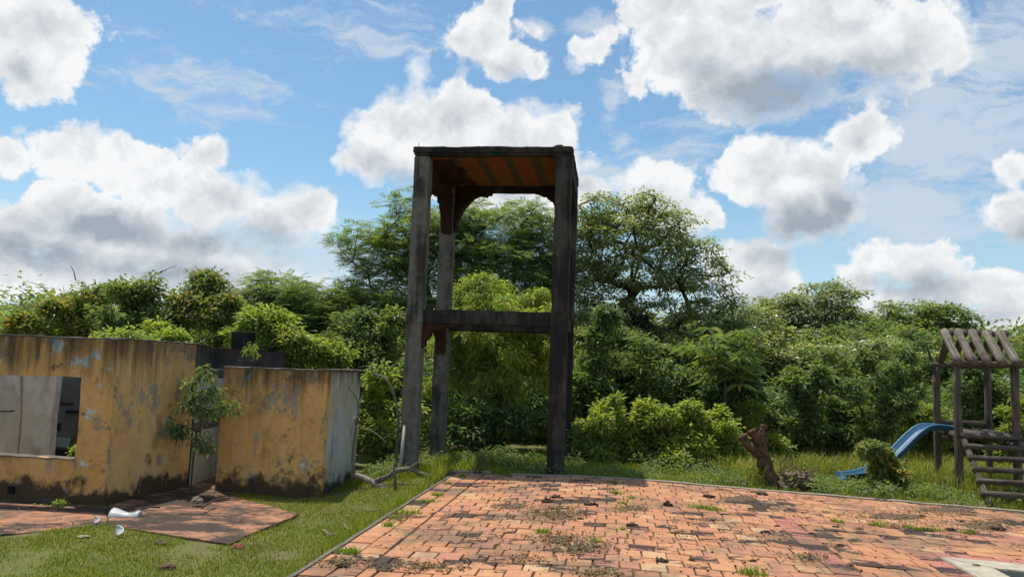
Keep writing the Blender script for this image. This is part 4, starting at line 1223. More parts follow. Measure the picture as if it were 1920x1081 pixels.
def clump_leaves(C, R3, kind, n, L, spread=1.0):
    """leaves for clumps with centres C and radii R3 (k,3); n leaves per clump"""
    k = len(C); N = k * n
    ci = np.repeat(np.arange(k), n)
    d = rand_dirs(N); rr = rng.random(N) ** .45
    off = d * rr[:, None]
    P = C[ci] + off * R3[ci]
    up = np.zeros((N, 3)); up[:, 2] = 1
    if kind == 'broad':
        D = unit(off * np.array([1, 1, .6]) + rand_dirs(N) * np.array([.8, .8, .5]) + up * .05)
        Nr = unit(up * 1.1 + rand_dirs(N) * .65)
        return leaves(P, D, Nr, L * rng.uniform(.6, 1.25, N), L * rng.uniform(.34, .52, N), .18, .22)
    if kind == 'droop':
        D = unit(off * .8 * np.array([1, 1, .5]) + rand_dirs(N) * .6 - up * .62)
        Nr = unit(off + rand_dirs(N) * .5 + up * .3)
        return leaves(P, D, Nr, L * rng.uniform(.6, 1.2, N), L * rng.uniform(.20, .30, N), .25, .12)
    if kind == 'flat':
        D = unit(off * np.array([1, 1, .4]) + rand_dirs(N) * .7 * np.array([1, 1, .35]))
        Nr = unit(up + rand_dirs(N) * .45)
        return leaves(P, D, Nr, L * rng.uniform(.6, 1.25, N), L * rng.uniform(.36, .55, N), .15, .18)
    if kind == 'feather':
        D = unit(off * np.array([1, 1, .35]) * 1.3 + rand_dirs(N) * np.array([.8, .8, .3]) + up * .12)
        Nr = unit(up + rand_dirs(N) * .35)
        S = unit(np.cross(D, Nr)); Nn = np.cross(S, D)
        LL = L * rng.uniform(.7, 1.2, N)
        out = []
        for j in range(6):
            f = .18 + .14 * j
            base = P + D * (LL * f)[:, None] - up * (LL * .25 * f * f)[:, None]
            ln = LL * (.46 - .30 * abs(f - .45))
            for sg in (-1, 1):
                dd = unit(S * sg * .9 + D * .55 + rand_dirs(N) * .10)
                out.append(leaves(base, dd, Nn, ln, ln * .20, .05, .18))
        return join(out)
    raise ValueError(kind)
def tubes_mesh(edges, n=5):
    V = []; T = []
    ang = np.arange(n) * 2 * np.pi / n
    ca, sa = np.cos(ang), np.sin(ang)
    for a, b, ra, rb in edges:
        t = b - a; ln = np.linalg.norm(t)
        if ln < 1e-6: continue
        t = t / ln
        h = np.array([0., 0, 1]) if abs(t[2]) < .9 else np.array([1., 0, 0])
        u = np.cross(t, h); u /= np.linalg.norm(u); v = np.cross(t, u)
        ring = u[None] * ca[:, None] + v[None] * sa[:, None]
        k = len(V) * 2 * n
        V.append(np.concatenate([a + ring * ra, b + ring * rb]))
        i = np.arange(n); j = (i + 1) % n
        T.append(np.stack([k + i, k + j, k + n + j, k + n + i], 1))
    return np.concatenate(V), np.concatenate(T)
def skeleton(base, fork, targets, rtip, rmax, step=.5, bow=.10, stems=None):
    """branches that reach every target from the trunk, thick where many meet"""
    nodes = []; parent = []
    lean = rng.uniform(-.12, .12, 2)
    m = max(3, int(np.linalg.norm(fork - base) / step))
    for i in range(m + 1):
        f = i / m
        p = base + (fork - base) * f + np.array([lean[0] * math.sin(f * 3), lean[1] * math.sin(f * 3), 0])
        nodes.append(p); parent.append(i - 1)
    order = np.argsort(np.linalg.norm(targets - fork, axis=1))
    lo = max(1, int(m * .55))
    leafw = [0.0] * len(nodes)
    for ti in order:
        tg = targets[ti]
        A = np.array(nodes[lo:])
        d = np.linalg.norm(A - tg, axis=1) + .25 * np.maximum(0, A[:, 2] - tg[2] + .1)
        pi = lo + int(np.argmin(d))
        a = nodes[pi]; dist = np.linalg.norm(tg - a)
        q = max(1, int(dist / step)); prev = pi
        side = rng.normal(size=3) * bow * dist
        side[2] = abs(side[2]) * .6 * (1 if tg[2] > a[2] else -1) * -.6
        for k in range(1, q + 1):
            f = k / q
            p = a + (tg - a) * f + side * math.sin(f * math.pi) + (rng.normal(size=3) * .03 * min(dist, 1) if k < q else 0)
            nodes.append(p); parent.append(prev); prev = len(nodes) - 1; leafw.append(0.0)
        leafw[prev] += 1
    wsum = np.array(leafw)
    for i in range(len(nodes) - 1, 0, -1):
        if parent[i] >= 0: wsum[parent[i]] += wsum[i]
    rad = np.minimum(rtip * np.maximum(wsum, 1) ** .46, rmax)
    rad[0] *= 1.3
    return [(nodes[parent[i]], nodes[i], rad[parent[i]] if parent[i] >= lo else min(rmax, rad[parent[i]]), rad[i]) for i in range(1, len(nodes))]
TREES = 0
def plant(name, label, cat, group, D, lobes, kind, mat, n_clump, n_leaf, L, clump_r, base_px=None, fork=.45, rtip=.012, rmax=.16, depth=.85, shell=.35, flat=.6, bark='bark', part=('trunk', 'crown'), ground=None, extra=None, clip=True):
    """a tree or shrub: lobes are surveyed as (px, py, rx, ry[, dy]) at the distance D and get their own depth"""
    k = D / F
    LB = []
    for lb in lobes:
        px, py, rx, ry = lb[:4]; dy = lb[4] if len(lb) > 4 else 0
        c = aty(px, py, D + dy)
        LB.append((np.array(c), np.array([rx * k, rx * k * depth, ry * k])))
    vol = np.array([r[0] * r[2] for _, r in LB]); cnt = np.maximum(3, (n_clump * vol / vol.sum()).astype(int))
    C = []
    for (c, r), m in zip(LB, cnt):
        ns = max(4, m // 7)                      # uneven: each lobe is itself made of small boughs
        sd = rand_dirs(ns); sr = rng.uniform(.35, 1.02, ns); sz = rng.uniform(.18, .48, ns)
        si = rng.integers(0, ns, m)
        d = rand_dirs(m); rr = rng.random(m) ** .5
        cc = c + (sd[si] * sr[si][:, None] + d * (rr * sz[si])[:, None]) * r * 1.02
        if kind in ('flat', 'feather'):
            cc = c + d * ((shell ** 3 + rng.random(m) * (1.05 - shell ** 3)) ** (1 / 3))[:, None] * r * 1.05
        C.append(cc)
    C = np.concatenate(C)
    bx = aty(base_px, 860, D) if base_px is not None else Vector((LB[0][0][0], D, 0))
    zg = gz(bx.x, bx.y) if ground is None else ground
    C = C[C[:, 2] > zg + (.10 if D > 14.5 else .005)]
    R3 = np.stack([clump_r * rng.uniform(.55, 1.35, len(C))] * 3, 1); R3[:, 2] *= flat
    q_ = 1.0 if kind == 'feather' or D < 14.5 else 1.45
    V, T = clump_leaves(C, R3, kind, int(n_leaf * q_), L * (1.0 if q_ == 1.0 else .84))
    if extra is not None:
        V, T = join([(V, T)] + extra)
    top = C[:, 2].max()
    base = np.array([bx.x, bx.y, zg - .1])
    cen = C.mean(0)
    fk = np.array([bx.x * .7 + cen[0] * .3, bx.y * .7 + cen[1] * .3, zg + (top - zg) * fork])
    sub = C if len(C) < 240 else C[rng.choice(len(C), 240, replace=False)]
    E_ = skeleton(base, fk, sub, rtip, rmax, step=max(.25, .02 * D))
    root = empty(name, (bx.x, bx.y, zg), label=label, cat=cat, group=group)
    tv, tq = tubes_mesh(E_)
    link(part[0], npmesh(part[0], tv, tq, True), M[bark], root)
    link(part[1], npmesh(part[1], V, T), M[mat], root)
    return root
TG = 'trees behind the house and tower'
SG = 'shrubs at the edge of the wood'
# --- behind the house
plant('leafy_tree', 'bushy tree with russet tips behind the far end of the house wall', 'tree', TG, 19, [(120, 578, 75, 52), (165, 560, 45, 35), (85, 600, 55, 42), (175, 625, 85, 45)], 'broad', 'lf_red', 150, 46, .17, .30, 130, .4)
plant('leafy_tree', 'round dark-green tree crown between the two russet bushy trees', 'tree', TG, 18.2, [(240, 560, 52, 48), (235, 610, 60, 50), (280, 545, 25, 25)], 'broad', 'lf_mid', 120, 46, .17, .28, 240, .4)
plant('leafy_tree', 'tall bushy russet-tipped tree behind the corner of the house', 'tree', TG, 18.8, [(375, 525, 38, 26), (370, 565, 68, 45), (415, 600, 60, 55), (335, 600, 65, 50), (440, 640, 45, 45)], 'broad', 'lf_red', 190, 46, .17, .30, 380, .4)
plant('leafy_shrub', 'low yellowish shrub at the picture edge behind the house wall', 'shrub', SG, 20, [(15, 612, 60, 32), (50, 630, 50, 25)], 'broad', 'lf_bright', 60, 40, .15, .25, 20, .4)
plant('leafy_shrub', 'bright green shrub just above the house wall top', 'shrub', SG, 16.6, [(250, 640, 90, 32), (190, 650, 60, 25), (320, 645, 60, 30)], 'broad', 'lf_bright', 90, 40, .15, .24, 250, .4)
plant('leafy_shrub', 'yellow-green shrub behind the low bathroom wall', 'shrub', SG, 16.8, [(520, 655, 60, 60), (585, 680, 65, 42), (480, 625, 40, 42), (600, 650, 40, 35)], 'broad', 'lf_bright', 150, 44, .17, .26, 540, .4)
plant('leafy_tree', 'dark glossy small tree between the low wall and the tower', 'tree', TG, 18.6, [(690, 650, 60, 58), (640, 680, 50, 50), (710, 600, 40, 30), (725, 690, 50, 60)], 'broad', 'lf_mid', 150, 44, .19, .30, 690, .4)
plant('leafy_shrub', 'bright bush with dark inside behind the fallen branch', 'shrub', SG, 16.4, [(715, 740, 52, 55), (690, 790, 50, 55), (740, 800, 50, 60), (705, 840, 55, 30)], 'broad', 'lf_bright', 120, 44, .16, .24, 715, .35)
# --- feathery trees
plant('feathery_tree', 'low feathery tree spreading above the black back wall', 'tree', TG, 24, [(520, 545, 70, 26), (590, 560, 90, 36), (560, 600, 100, 40), (660, 590, 90, 45), (500, 590, 60, 30), (620, 640, 110, 45)], 'feather', 'lf_feather', 330, 26, .34, .48, 610, .45, .012, .16, .8, .2, .35)
plant('feathery_tree', 'big feathery flat-topped tree rising behind the tower', 'tree', TG, 25, [(690, 450, 85, 26), (740, 480, 95, 40), (765, 385, 28, 26), (800, 430, 80, 45), (870, 405, 60, 30), (920, 440, 90, 45), (850, 480, 120, 55), (985, 420, 60, 40), (1030, 465, 75, 55), (950, 510, 130, 55), (730, 560, 100, 55), (850, 570, 140, 55), (1020, 560, 100, 60)], 'feather', 'lf_feather', 680, 26, .34, .48, 850, .42, .012, .20, .8, .2, .35, 'bark')
# --- the mango-like tree seen through the tower
plant('drooping_leaf_tree', 'dense yellow-green tree with drooping leaves framed by the tower', 'tree', TG, 17.8, [(895, 522, 34, 32), (925, 540, 36, 32), (975, 560, 50, 42), (868, 575, 50, 55), (1008, 590, 42, 45), (930, 620, 105, 70), (1010, 660, 60, 70), (870, 680, 70, 80), (940, 730, 110, 70)], 'droop', 'lf_mango', 520, 58, .17, .22, 935, .35, .010, .12, .7, .45, .9)
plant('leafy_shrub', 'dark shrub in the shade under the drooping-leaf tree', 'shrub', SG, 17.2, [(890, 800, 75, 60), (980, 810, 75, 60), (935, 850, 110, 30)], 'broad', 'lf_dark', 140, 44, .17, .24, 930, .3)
# --- open tree right of the tower
plant('open_crowned_tree', 'large open-crowned tree with dark visible limbs beside the tower', 'tree', TG, 24, [(1125, 395, 66, 30), (1200, 388, 56, 26), (1245, 420, 66, 30), (1160, 440, 90, 34), (1100, 430, 50, 34), (1185, 510, 90, 36), (1290, 460, 62, 24), (1220, 480, 80, 28), (1330, 510, 62, 26), (1270, 530, 70, 24), (1355, 560, 48, 26), (1110, 480, 50, 40), (1140, 545, 70, 30), (1330, 590, 74, 30), (1230, 590, 84, 32), (1290, 625, 100, 34), (1150, 610, 80, 36), (1370, 620, 60, 34)], 'flat', 'lf_olive', 760, 34, .17, .38, 1180, .30, .014, .24, .9, .1, .30, 'barkdark')
plant('leafy_tree', 'dark leafy tree under the open-crowned tree', 'tree', TG, 20.5, [(1120, 650, 70, 60), (1210, 670, 90, 60), (1300, 690, 80, 60), (1160, 730, 110, 60), (1280, 750, 110, 60)], 'broad', 'lf_mid', 240, 44, .20, .34, 1190, .4)
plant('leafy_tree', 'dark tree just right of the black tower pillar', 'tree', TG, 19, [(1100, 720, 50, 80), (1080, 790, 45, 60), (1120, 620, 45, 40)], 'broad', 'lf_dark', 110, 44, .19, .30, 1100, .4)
# --- bright shrub in front of the wood
plant('leafy_shrub', 'wide low yellow-green bush beside the black tower pillar', 'shrub', SG, 15.9, [(1370, 812, 38, 36), (1085, 835, 40, 48), (1150, 768, 34, 26), (1300, 772, 36, 26), (1225, 765, 30, 22), (1135, 815, 62, 45), (1200, 790, 62, 40), (1260, 795, 70, 42), (1320, 815, 60, 45), (1180, 850, 90, 35), (1290, 850, 90, 38), (1100, 860, 50, 28)], 'broad', 'lf_bright', 460, 44, .15, .18, 1220, .3, .007, .05, .8, .45, .8)
# --- right-hand wood
plant('open_crowned_tree', 'pale olive tree standing beyond the thin-leaved saplings', 'tree', TG, 31, [(1475, 572, 60, 26), (1540, 553, 62, 24), (1595, 578, 62, 28), (1505, 605, 90, 34), (1600, 625, 80, 34), (1445, 605, 55, 38), (1540, 650, 110, 36), (1440, 655, 80, 40), (1640, 660, 70, 34)], 'flat', 'lf_far', 420, 38, .24, .46, 1525, .40, .016, .22, .9, .1, .35, 'barkdark')
plant('leafy_tree', 'dark-topped tree behind the play tower roof', 'tree', TG, 34, [(1685, 600, 52, 26), (1750, 590, 54, 24), (1795, 605, 40, 22), (1730, 630, 90, 34), (1670, 648, 80, 34), (1800, 640, 60, 30)], 'flat', 'lf_mid', 280, 38, .28, .50, 1730, .4, .016, .22, .9, .15, .4, 'barkdark')
plant('leafy_tree', 'tree at the far edge beyond the play tower posts', 'tree', TG, 33, [(1905, 650, 50, 34), (1860, 675, 80, 38), (1935, 680, 70, 45)], 'flat', 'lf_far', 170, 38, .26, .46, 1890, .4, .016, .2, .9, .15, .4)
plant('leafy_tree', 'layered pale-green tree behind the blue slide', 'tree', TG, 25, [(1625, 668, 80, 36), (1560, 690, 80, 42), (1690, 690, 80, 44), (1600, 735, 110, 44), (1470, 695, 80, 50), (1420, 660, 60, 40)], 'flat', 'lf_olive', 330, 40, .20, .40, 1610, .4, .014, .18, .9, .2, .4)
plant('leafy_tree', 'mid-green tree between the play tower posts', 'tree', TG, 23, [(1755, 675, 66, 44), (1830, 700, 76, 50), (1900, 740, 60, 50), (1780, 760, 80, 45), (1880, 790, 70, 40)], 'broad', 'lf_mid', 200, 42, .20, .34, 1820, .4)
plant('leafy_tree', 'airy olive tree between the open-crowned tree and the stump', 'tree', TG, 26, [(1400, 610, 60, 34), (1440, 650, 70, 40), (1370, 660, 70, 40), (1410, 700, 90, 40)], 'flat', 'lf_olive', 260, 36, .19, .40, 1405, .4, .014, .16, .9, .15, .45, 'barkdark')
plant('leafy_tree', 'loose-topped green tree above the slide', 'tree', TG, 27.5, [(1690, 640, 46, 30), (1660, 670, 70, 36), (1730, 665, 60, 34), (1560, 640, 50, 30)], 'flat', 'lf_mid', 210, 36, .21, .40, 1685, .4, .014, .16, .9, .15, .5, 'barkdark')
shr = [(1418, 812, 46, 42, 'lf_bright', .13, 'green shrub directly behind the tree stump'), (1500, 775, 58, 78, 'lf_mid', .19, 'tall green shrub right of the tree stump'), (1572, 805, 46, 46, 'lf_dark', .24, 'dark large-leaved shrub at the grass edge behind the slide foot'),
 (1645, 755, 56, 82, 'lf_mid', .14, 'tall leafy shrub behind the upper part of the slide'), (1735, 802, 56, 50, 'lf_bright', .12, 'yellow-green shrub behind the left play tower posts'), (1840, 780, 56, 74, 'lf_mid', .20, 'green shrub seen under the play tower platform'), (1925, 808, 56, 60, 'lf_bright', .14, 'yellow-green shrub at the edge behind the ladder'),
 (1380, 725, 42, 80, 'lf_dark', .22, 'tall dark shrub below the palmate sapling')]
for i, (px, py, rx, ry, mt, ll, lab) in enumerate(shr):
    plant('leafy_shrub', lab, 'shrub', SG, 17.9 + .55 * (i % 3), [(px, py - 10, rx * .8, ry), (px - rx * .55, py + ry * .45, rx * .7, ry * .6), (px + rx * .6, py + ry * .35, rx * .7, ry * .7), (px + rng.uniform(-20, 20), py - ry * .75, rx * .4, ry * .4)], 'broad', mt, 120, 40, ll, .20, px, .35, .008, .06)
# --- saplings with long drooping leaves
def whorl(c, n, L, W, tilt=.35, droop=.6, seg=2):
    """star of long drooping leaflets"""
    a = np.arange(n) * 2 * np.pi / n + rng.uniform(0, 6)
    D = np.stack([np.cos(a), np.sin(a), np.full(n, tilt) + rng.normal(size=n) * .15], 1)
    P = np.repeat(np.array(c)[None], n, 0)
    N = np.zeros((n, 3)); N[:, 2] = 1; N += rng.normal(size=(n, 3)) * .15
    LL = L * rng.uniform(.8, 1.15, n)
    return leaves(P, D, N, LL, np.full(n, W) * rng.uniform(.8, 1.2, n), .15, droop)
def palmate(label, D, px, tops, nw, L, W, stemr=.035, mat='lf_mid'):
    root_p = aty(px, 860, D); zg = gz(root_p.x, root_p.y)
    root = empty('palmate_sapling', (root_p.x, root_p.y, zg), label=label, cat='sapling', group='saplings at the edge of the wood')
    E_ = []; parts = []
    base = np.array([root_p.x, root_p.y, zg - .1])
    t0 = np.array(aty(tops[0][0], tops[0][1], D))
    fork = base + (t0 - base) * .72
    E_.append((base, fork, stemr, stemr * .8))
    for tx, ty in tops:
        tp_ = np.array(aty(tx, ty, D + rng.uniform(-.3, .3)))
        E_.append((fork, tp_, stemr * .8, stemr * .4))
        for k in range(nw):
            f = rng.uniform(-.35, 1.0); b = fork + (tp_ - fork) * f
            e = b + unit(rng.normal(size=3) * np.array([1, 1, .35]) + np.array([0, 0, .3])) * rng.uniform(.2, .75)
            E_.append((b, e, .009, .006))
            parts.append(whorl(e, 9, L, W))
    tv, tq = tubes_mesh(E_, 6)
    link('stem', npmesh('stem', tv, tq, True), M['bark'], root)
    V, T = join(parts)
    link('crown', npmesh('crown', V, T), M[mat], root)
palmate('tall palmate-leaved sapling beside the open-crowned tree', 17.6, 1362, [(1358, 615), (1335, 650), (1398, 640), (1375, 690), (1345, 705)], 11, .44, .085, mat='lf_mid')
palmate('dark palmate-leaved sapling left of the slide', 20, 1542, [(1545, 660), (1518, 690), (1570, 690)], 10, .48, .09, mat='lf_mid')
palmate('small palmate-leaved sapling low in the shrubs behind the slide', 19, 1600, [(1600, 735), (1580, 745), (1625, 742)], 6, .34, .06)
plant('drooping_sapling', 'slender sapling with hanging leaves left of the play tower', 'sapling', 'saplings at the edge of the wood', 19.2, [(1700, 675, 18, 30), (1672, 690, 20, 28), (1655, 730, 20, 22), (1710, 735, 30, 20), (1690, 720, 18, 40)], 'droop', 'lf_mid', 70, 44, .24, .17, 1688, .5, .008, .04, .9, .2, .9)
plant('leafy_shrub', 'reddish-tipped shrub growing over the slide foot', 'shrub', SG, 13.45, [(1632, 846, 26, 12), (1660, 858, 26, 16), (1655, 882, 22, 20), (1684, 880, 16, 18), (1672, 906, 26, 16), (1640, 905, 14, 14)], 'broad', 'lf_red', 120, 26, .12, .10, 1662, .3, .005, .03, .9, .3, .9)
# --- sapling growing out of the doorway and the little plant on the low wall
plant('doorway_sapling', 'young tree with glossy leaves growing in front of the tiled doorway', 'sapling', None, 12.5, [(382, 700, 22, 14), (365, 725, 16, 14), (392, 730, 24, 18), (385, 765, 34, 18), (425, 765, 18, 10), (350, 797, 26, 12), (368, 815, 16, 14), (330, 800, 12, 8), (395, 840, 10, 14)], 'droop', 'lf_mid', 62, 15, .15, .13, 362, .5, .005, .016, .8, .1, .8, 'twig', ground=-.4)
plant('wall_plant', 'tiny yellow-green plant rooted on top of the low wall', 'plant', None, 14.2, [(466, 650, 10, 8), (472, 662, 10, 8)], 'droop', 'lf_bright', 14, 14, .09, .07, 467, .6, .003, .006, .8, .1, .8, 'twig', ground=1.0)
plant('wall_weed', 'low sprawling weed at the foot of the window wall', 'weed', None, 11.15, [(70, 955, 24, 7), (105, 948, 22, 8), (48, 962, 14, 5)], 'broad', 'lf_bright', 34, 12, .07, .06, 85, .5, .003, .006, .8, .1, .6, 'twig', ground=-.5)
plant('window_plant', 'small green plant showing behind the window sill', 'plant', None, 12.3, [(143, 842, 9, 10), (134, 848, 8, 6)], 'broad', 'lf_bright', 12, 10, .08, .06, 140, .6, .003, .006, .8, .1, .8, 'twig', ground=-.4)
# --- twiggy dead weed at the terrace corner
wv = pat(.42, -.02); weed = empty('dead_weed', wv, label='dry leafless weed sprouting at the far corner of the terrace', cat='weed')
E_ = []
for k in range(11):
    a = np.array(wv) + np.array([rng.uniform(-.06, .06), rng.uniform(-.03, .03), 0])
    t_ = a + np.array([rng.uniform(-.20, .24), rng.uniform(-.1, .1), rng.uniform(.22, .52)])
    m_ = (a + t_) / 2 + rng.normal(size=3) * .03
    E_ += [(a, m_, .0065, .005), (m_, t_, .005, .002)]
    E_.append((m_, m_ + np.array([rng.uniform(-.1, .1), 0, rng.uniform(.05, .15)]), .003, .0015))
tv, tq = tubes_mesh(E_, 5)
link('stem', npmesh('stem', tv, tq), M['twig'], weed)
# thin twigs standing above the crowns at the left
for a, b, c, lab in (((88, 545), (75, 535), (52, 528), 'bare twig reaching out above the far russet tree'), ((282, 520), (305, 508), (332, 497), 'bare forked twig above the dark round crown'), ((142, 525), (138, 508), (132, 498), 'thin upright twig on the far russet tree')):
    tube('bare_twig', resample([aty(*a, 18.4), aty(*b, 18.4), aty(*c, 18.4)], 3), [.014, .013, .012, .010, .009, .007, .004], M['twig'], None, 5, label=lab, cat='twig')

# --- undergrowth and the far wood: masses nobody could count
def mass(name, label, xs, ys, zfun, n, L, mat, kind='broad', clump=.4, per=30):
    k = n // per
    X = rng.uniform(*xs, k); Yv = rng.uniform(*ys, k)
    top = np.array([zfun(x, y) for x, y in zip(X, Yv)]); g0 = np.array([gz(x, y) for x, y in zip(X, Yv)])
    Zv = g0 + (top - g0) * rng.random(k) ** .7
    C = np.stack([X, Yv, Zv], 1)
    R3 = np.full((k, 3), clump) * rng.uniform(.7, 1.3, (k, 1)); R3[:, 2] *= .7
    V, T = clump_leaves(C, R3, kind, per, L)
    return link(name, npmesh(name, V, T), M[mat], None, label=label, kind='stuff')
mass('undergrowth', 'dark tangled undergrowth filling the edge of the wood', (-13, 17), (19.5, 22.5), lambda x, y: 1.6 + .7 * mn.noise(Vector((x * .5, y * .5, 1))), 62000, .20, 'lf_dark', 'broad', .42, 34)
mass('undergrowth', 'mid-green undergrowth behind the trees', (-18, 24), (26, 30), lambda x, y: 3.4 + 1.0 * mn.noise(Vector((x * .4, y * .4, 6))), 46000, .28, 'lf_mid', 'broad', .55, 30)
mass('far_wood', 'far wood closing the horizon behind the trees', (-45, 55), (46, 58), lambda x, y: 5.0 + 1.6 * mn.noise(Vector((x * .15, y * .15, 3))), 60000, .55, 'lf_far', 'flat', 1.1, 30)

# ------------------------------------------------------------------ grass
def inpoly(x, y, poly):
    c = False; n = len(poly)
    for i in range(n):
        x1, y1 = poly[i]; x2, y2 = poly[(i + 1) % n]
        if (y1 > y) != (y2 > y) and x < (x2 - x1) * (y - y1) / (y2 - y1) + x1: c = not c
    return c
ROOM = [(-2.93, 12.55), (-2.72, 14.5), (-9.9, 16), (-9.9, 11.8), (-5.73, 11.33), (-5.3, 13.2), (-4.74, 12.95)]
def grass_mesh(name, pts, h, wd, mat, label, bend=.5, kind='stuff', cat=None, group=None):
    n = len(pts)
    pts = np.array(pts); a = rng.uniform(0, 2 * np.pi, n)
    d = np.stack([np.cos(a), np.sin(a), np.zeros(n)], 1); s = np.stack([-np.sin(a), np.cos(a), np.zeros(n)], 1)
    h = h * rng.uniform(.5, 1.3, n); w_ = wd * rng.uniform(.7, 1.3, n); bd = bend * rng.uniform(.2, 1.2, n)
    up = np.array([0, 0, 1.0])
    mid = pts + up * (h * .6)[:, None] + d * (h * bd * .35)[:, None]
    tip = pts + up * (h * (1 - .25 * bd))[:, None] + d * (h * bd)[:, None]
    V = np.stack([pts - s * w_[:, None] / 2, pts + s * w_[:, None] / 2, mid + s * w_[:, None] * .38, mid - s * w_[:, None] * .38, tip], 1).reshape(-1, 3)
    b = (np.arange(n) * 5)[:, None, None]
    T = (np.array([[0, 1, 2], [0, 2, 3], [3, 2, 4]])[None] + b).reshape(-1, 3)
    return link(name, npmesh(name, V, T), M[mat], None, label=label, cat=cat, group=group, kind=kind)
def scatter(n, xs, ys, ok, z=gz):
    out = []
    X = rng.uniform(*xs, n); Yv = rng.uniform(*ys, n)
    for x, y in zip(X, Yv):
        if ok(x, y): out.append((x, y, z(x, y) - .004))
    return out
def lawn_ok(x, y):
    s, t = st_of(x, y)
    if s > -.06 and t < .1: return False
    if inpoly(x, y, PORCH) or inpoly(x, y, WALK) or inpoly(x, y, ROOM): return False
    nz = mn.noise(Vector((x * 1.3, y * 1.3, 2))) + .5 * mn.noise(Vector((x * 4, y * 4, 8)))
    return nz > -.62 + .75 * rng.random()
grass_mesh('lawn_grass', scatter(150000, (-8.0, -1.0), (6.2, 15.5), lawn_ok), .045, .008, 'gr_lawn', 'short trampled lawn grass between house and terrace')
def far_ok(x, y):
    s, t = st_of(x, y)
    if t < .16: return False
    if (x - rp.x) ** 2 + (y - rp.y + .1) ** 2 < .22 or (x - sp.x) ** 2 + (y - sp.y + .15) ** 2 < .10: return False
    if inpoly(x, y, ROOM): return False
    return mn.noise(Vector((x * .9, y * .9, 2))) > -.5 + .4 * rng.random()
grass_mesh('rough_grass', scatter(60000, (-2.8, 12.5), (11.0, 17.5), far_ok), .11, .010, 'gr_lawn', 'rough grass around the tower foot and beyond the far kerb')
def tall_ok(x, y):
    s, t = st_of(x, y)
    if t < .9: return False
    if (x - rp.x) ** 2 + (y - rp.y + .1) ** 2 < .3: return False
    if 5.2 < x < 7.6 and y < 15.2: return False
    return mn.noise(Vector((x * .6, y * .6, 5))) > -.25 + .3 * rng.random()
grass_mesh('tall_grass', scatter(26000, (4.0, 13), (12.3, 18.0), tall_ok), .40, .011, 'gr_tall', 'tall yellowish grass around the play tower', .6)
def under_tower(x, y):
    return far_ok(x, y) and not (.4 < x < 1.2 and y < 13.5)
grass_mesh('tower_grass', scatter(9000, (-2.6, 2.2), (13.0, 15.6), under_tower), .17, .011, 'gr_lawn', 'longer grass growing between the tower pillars', .6)
kg = []
for _ in range(5200):
    t_ = rng.uniform(-7.5, .1); s_ = -.03 - abs(rng.normal()) * .10
    if mn.noise(Vector((t_ * 2.1, 3, 0))) + rng.normal() * .25 < -.05: continue
    p = pat(max(s_, 0), t_); p = ORI + BX * s_ + AX * t_
    kg.append((p.x, p.y, gz(p.x, p.y)))
grass_mesh('kerb_grass', kg, .36, .009, 'gr_lawn', 'longer grass leaning over the lawn kerb of the terrace', .45)
dl = np.array(scatter(1500, (-8, -1.2), (6.4, 14.5), lambda x, y: st_of(x, y)[0] < -.1 and not inpoly(x, y, ROOM) and mn.noise(Vector((x * .9, y * .9, 21))) > -.1))
dl[:, 2] += .03 + .02 * rng.random(len(dl))
LAWNLITTER = dl
# low leafy weeds along the grass edge
def weeds_mass():
    pts = scatter(3000, (-2.5, 12.5), (12.0, 17.5), lambda x, y: st_of(x, y)[1] > .35 and not inpoly(x, y, ROOM) and mn.noise(Vector((x * .8, y * .8, 11))) > .0)
    C = np.array(pts); C[:, 2] += rng.uniform(.06, .22, len(C))
    R3 = np.full((len(C), 3), .14); R3[:, 2] = .10
    V, T = clump_leaves(C, R3, 'broad', 16, .075)
    link('low_weeds', npmesh('low_weeds', V, T), M['lf_mid'], None, label='low leafy weeds along the grass edge', kind='stuff')
weeds_mass()
# tufts in the paving, each its own plant
tufts = [(650, 1037, .20, 'grass tuft by the lawn kerb, nearest to the camera'), (762, 963, .20, 'bright round grass tuft, middle of the row along the lawn kerb'), (738, 972, .10, 'small yellow grass tuft left of the round one by the lawn kerb'), (727, 986, .12, 'grass tuft with dry litter along the lawn kerb'),
 (802, 941, .14, 'yellowish low grass tuft in the row along the lawn kerb'), (820, 929, .14, 'pair of green grass blades tufts near the far lawn kerb'), (840, 907, .09, 'small grass tuft on the paving near the far corner'), (868, 894, .10, 'grass tuft beside the dead weed at the terrace corner'),
 (1154, 925, .15, 'grass tuft on the ridge line of the paving'), (1150, 905, .11, 'thin grass tuft at the far end of the paving ridge'), (1183, 935, .10, 'small grass tuft right of the paving ridge'), (1166, 944, .10, 'short grass tuft among litter at the paving ridge'),
 (1315, 953, .20, 'long low strip of grass growing in the middle of the paving'), (1341, 957, .14, 'grass tuft at the end of the long paving strip'), (1570, 979, .13, 'grass tuft beside the corner of the dark red brick band'), (1650, 986, .18, 'wide grass tuft in the row before the pool'),
 (1713, 992, .14, 'thin grass tuft in the row before the pool'), (1750, 995, .16, 'grass tuft with a dark clod in the row before the pool'), (1812, 1000, .11, 'last small grass tuft of the row before the pool'), (1410, 1077, .22, 'grass tuft at the bottom edge of the picture'), (1020, 998, .14, 'grey-green tuft in leaf litter on the paving'), (1118, 1017, .11, 'small tuft beside the litter heap on the paving'), (1168, 994, .06, 'tiny green sprout on the paving')]
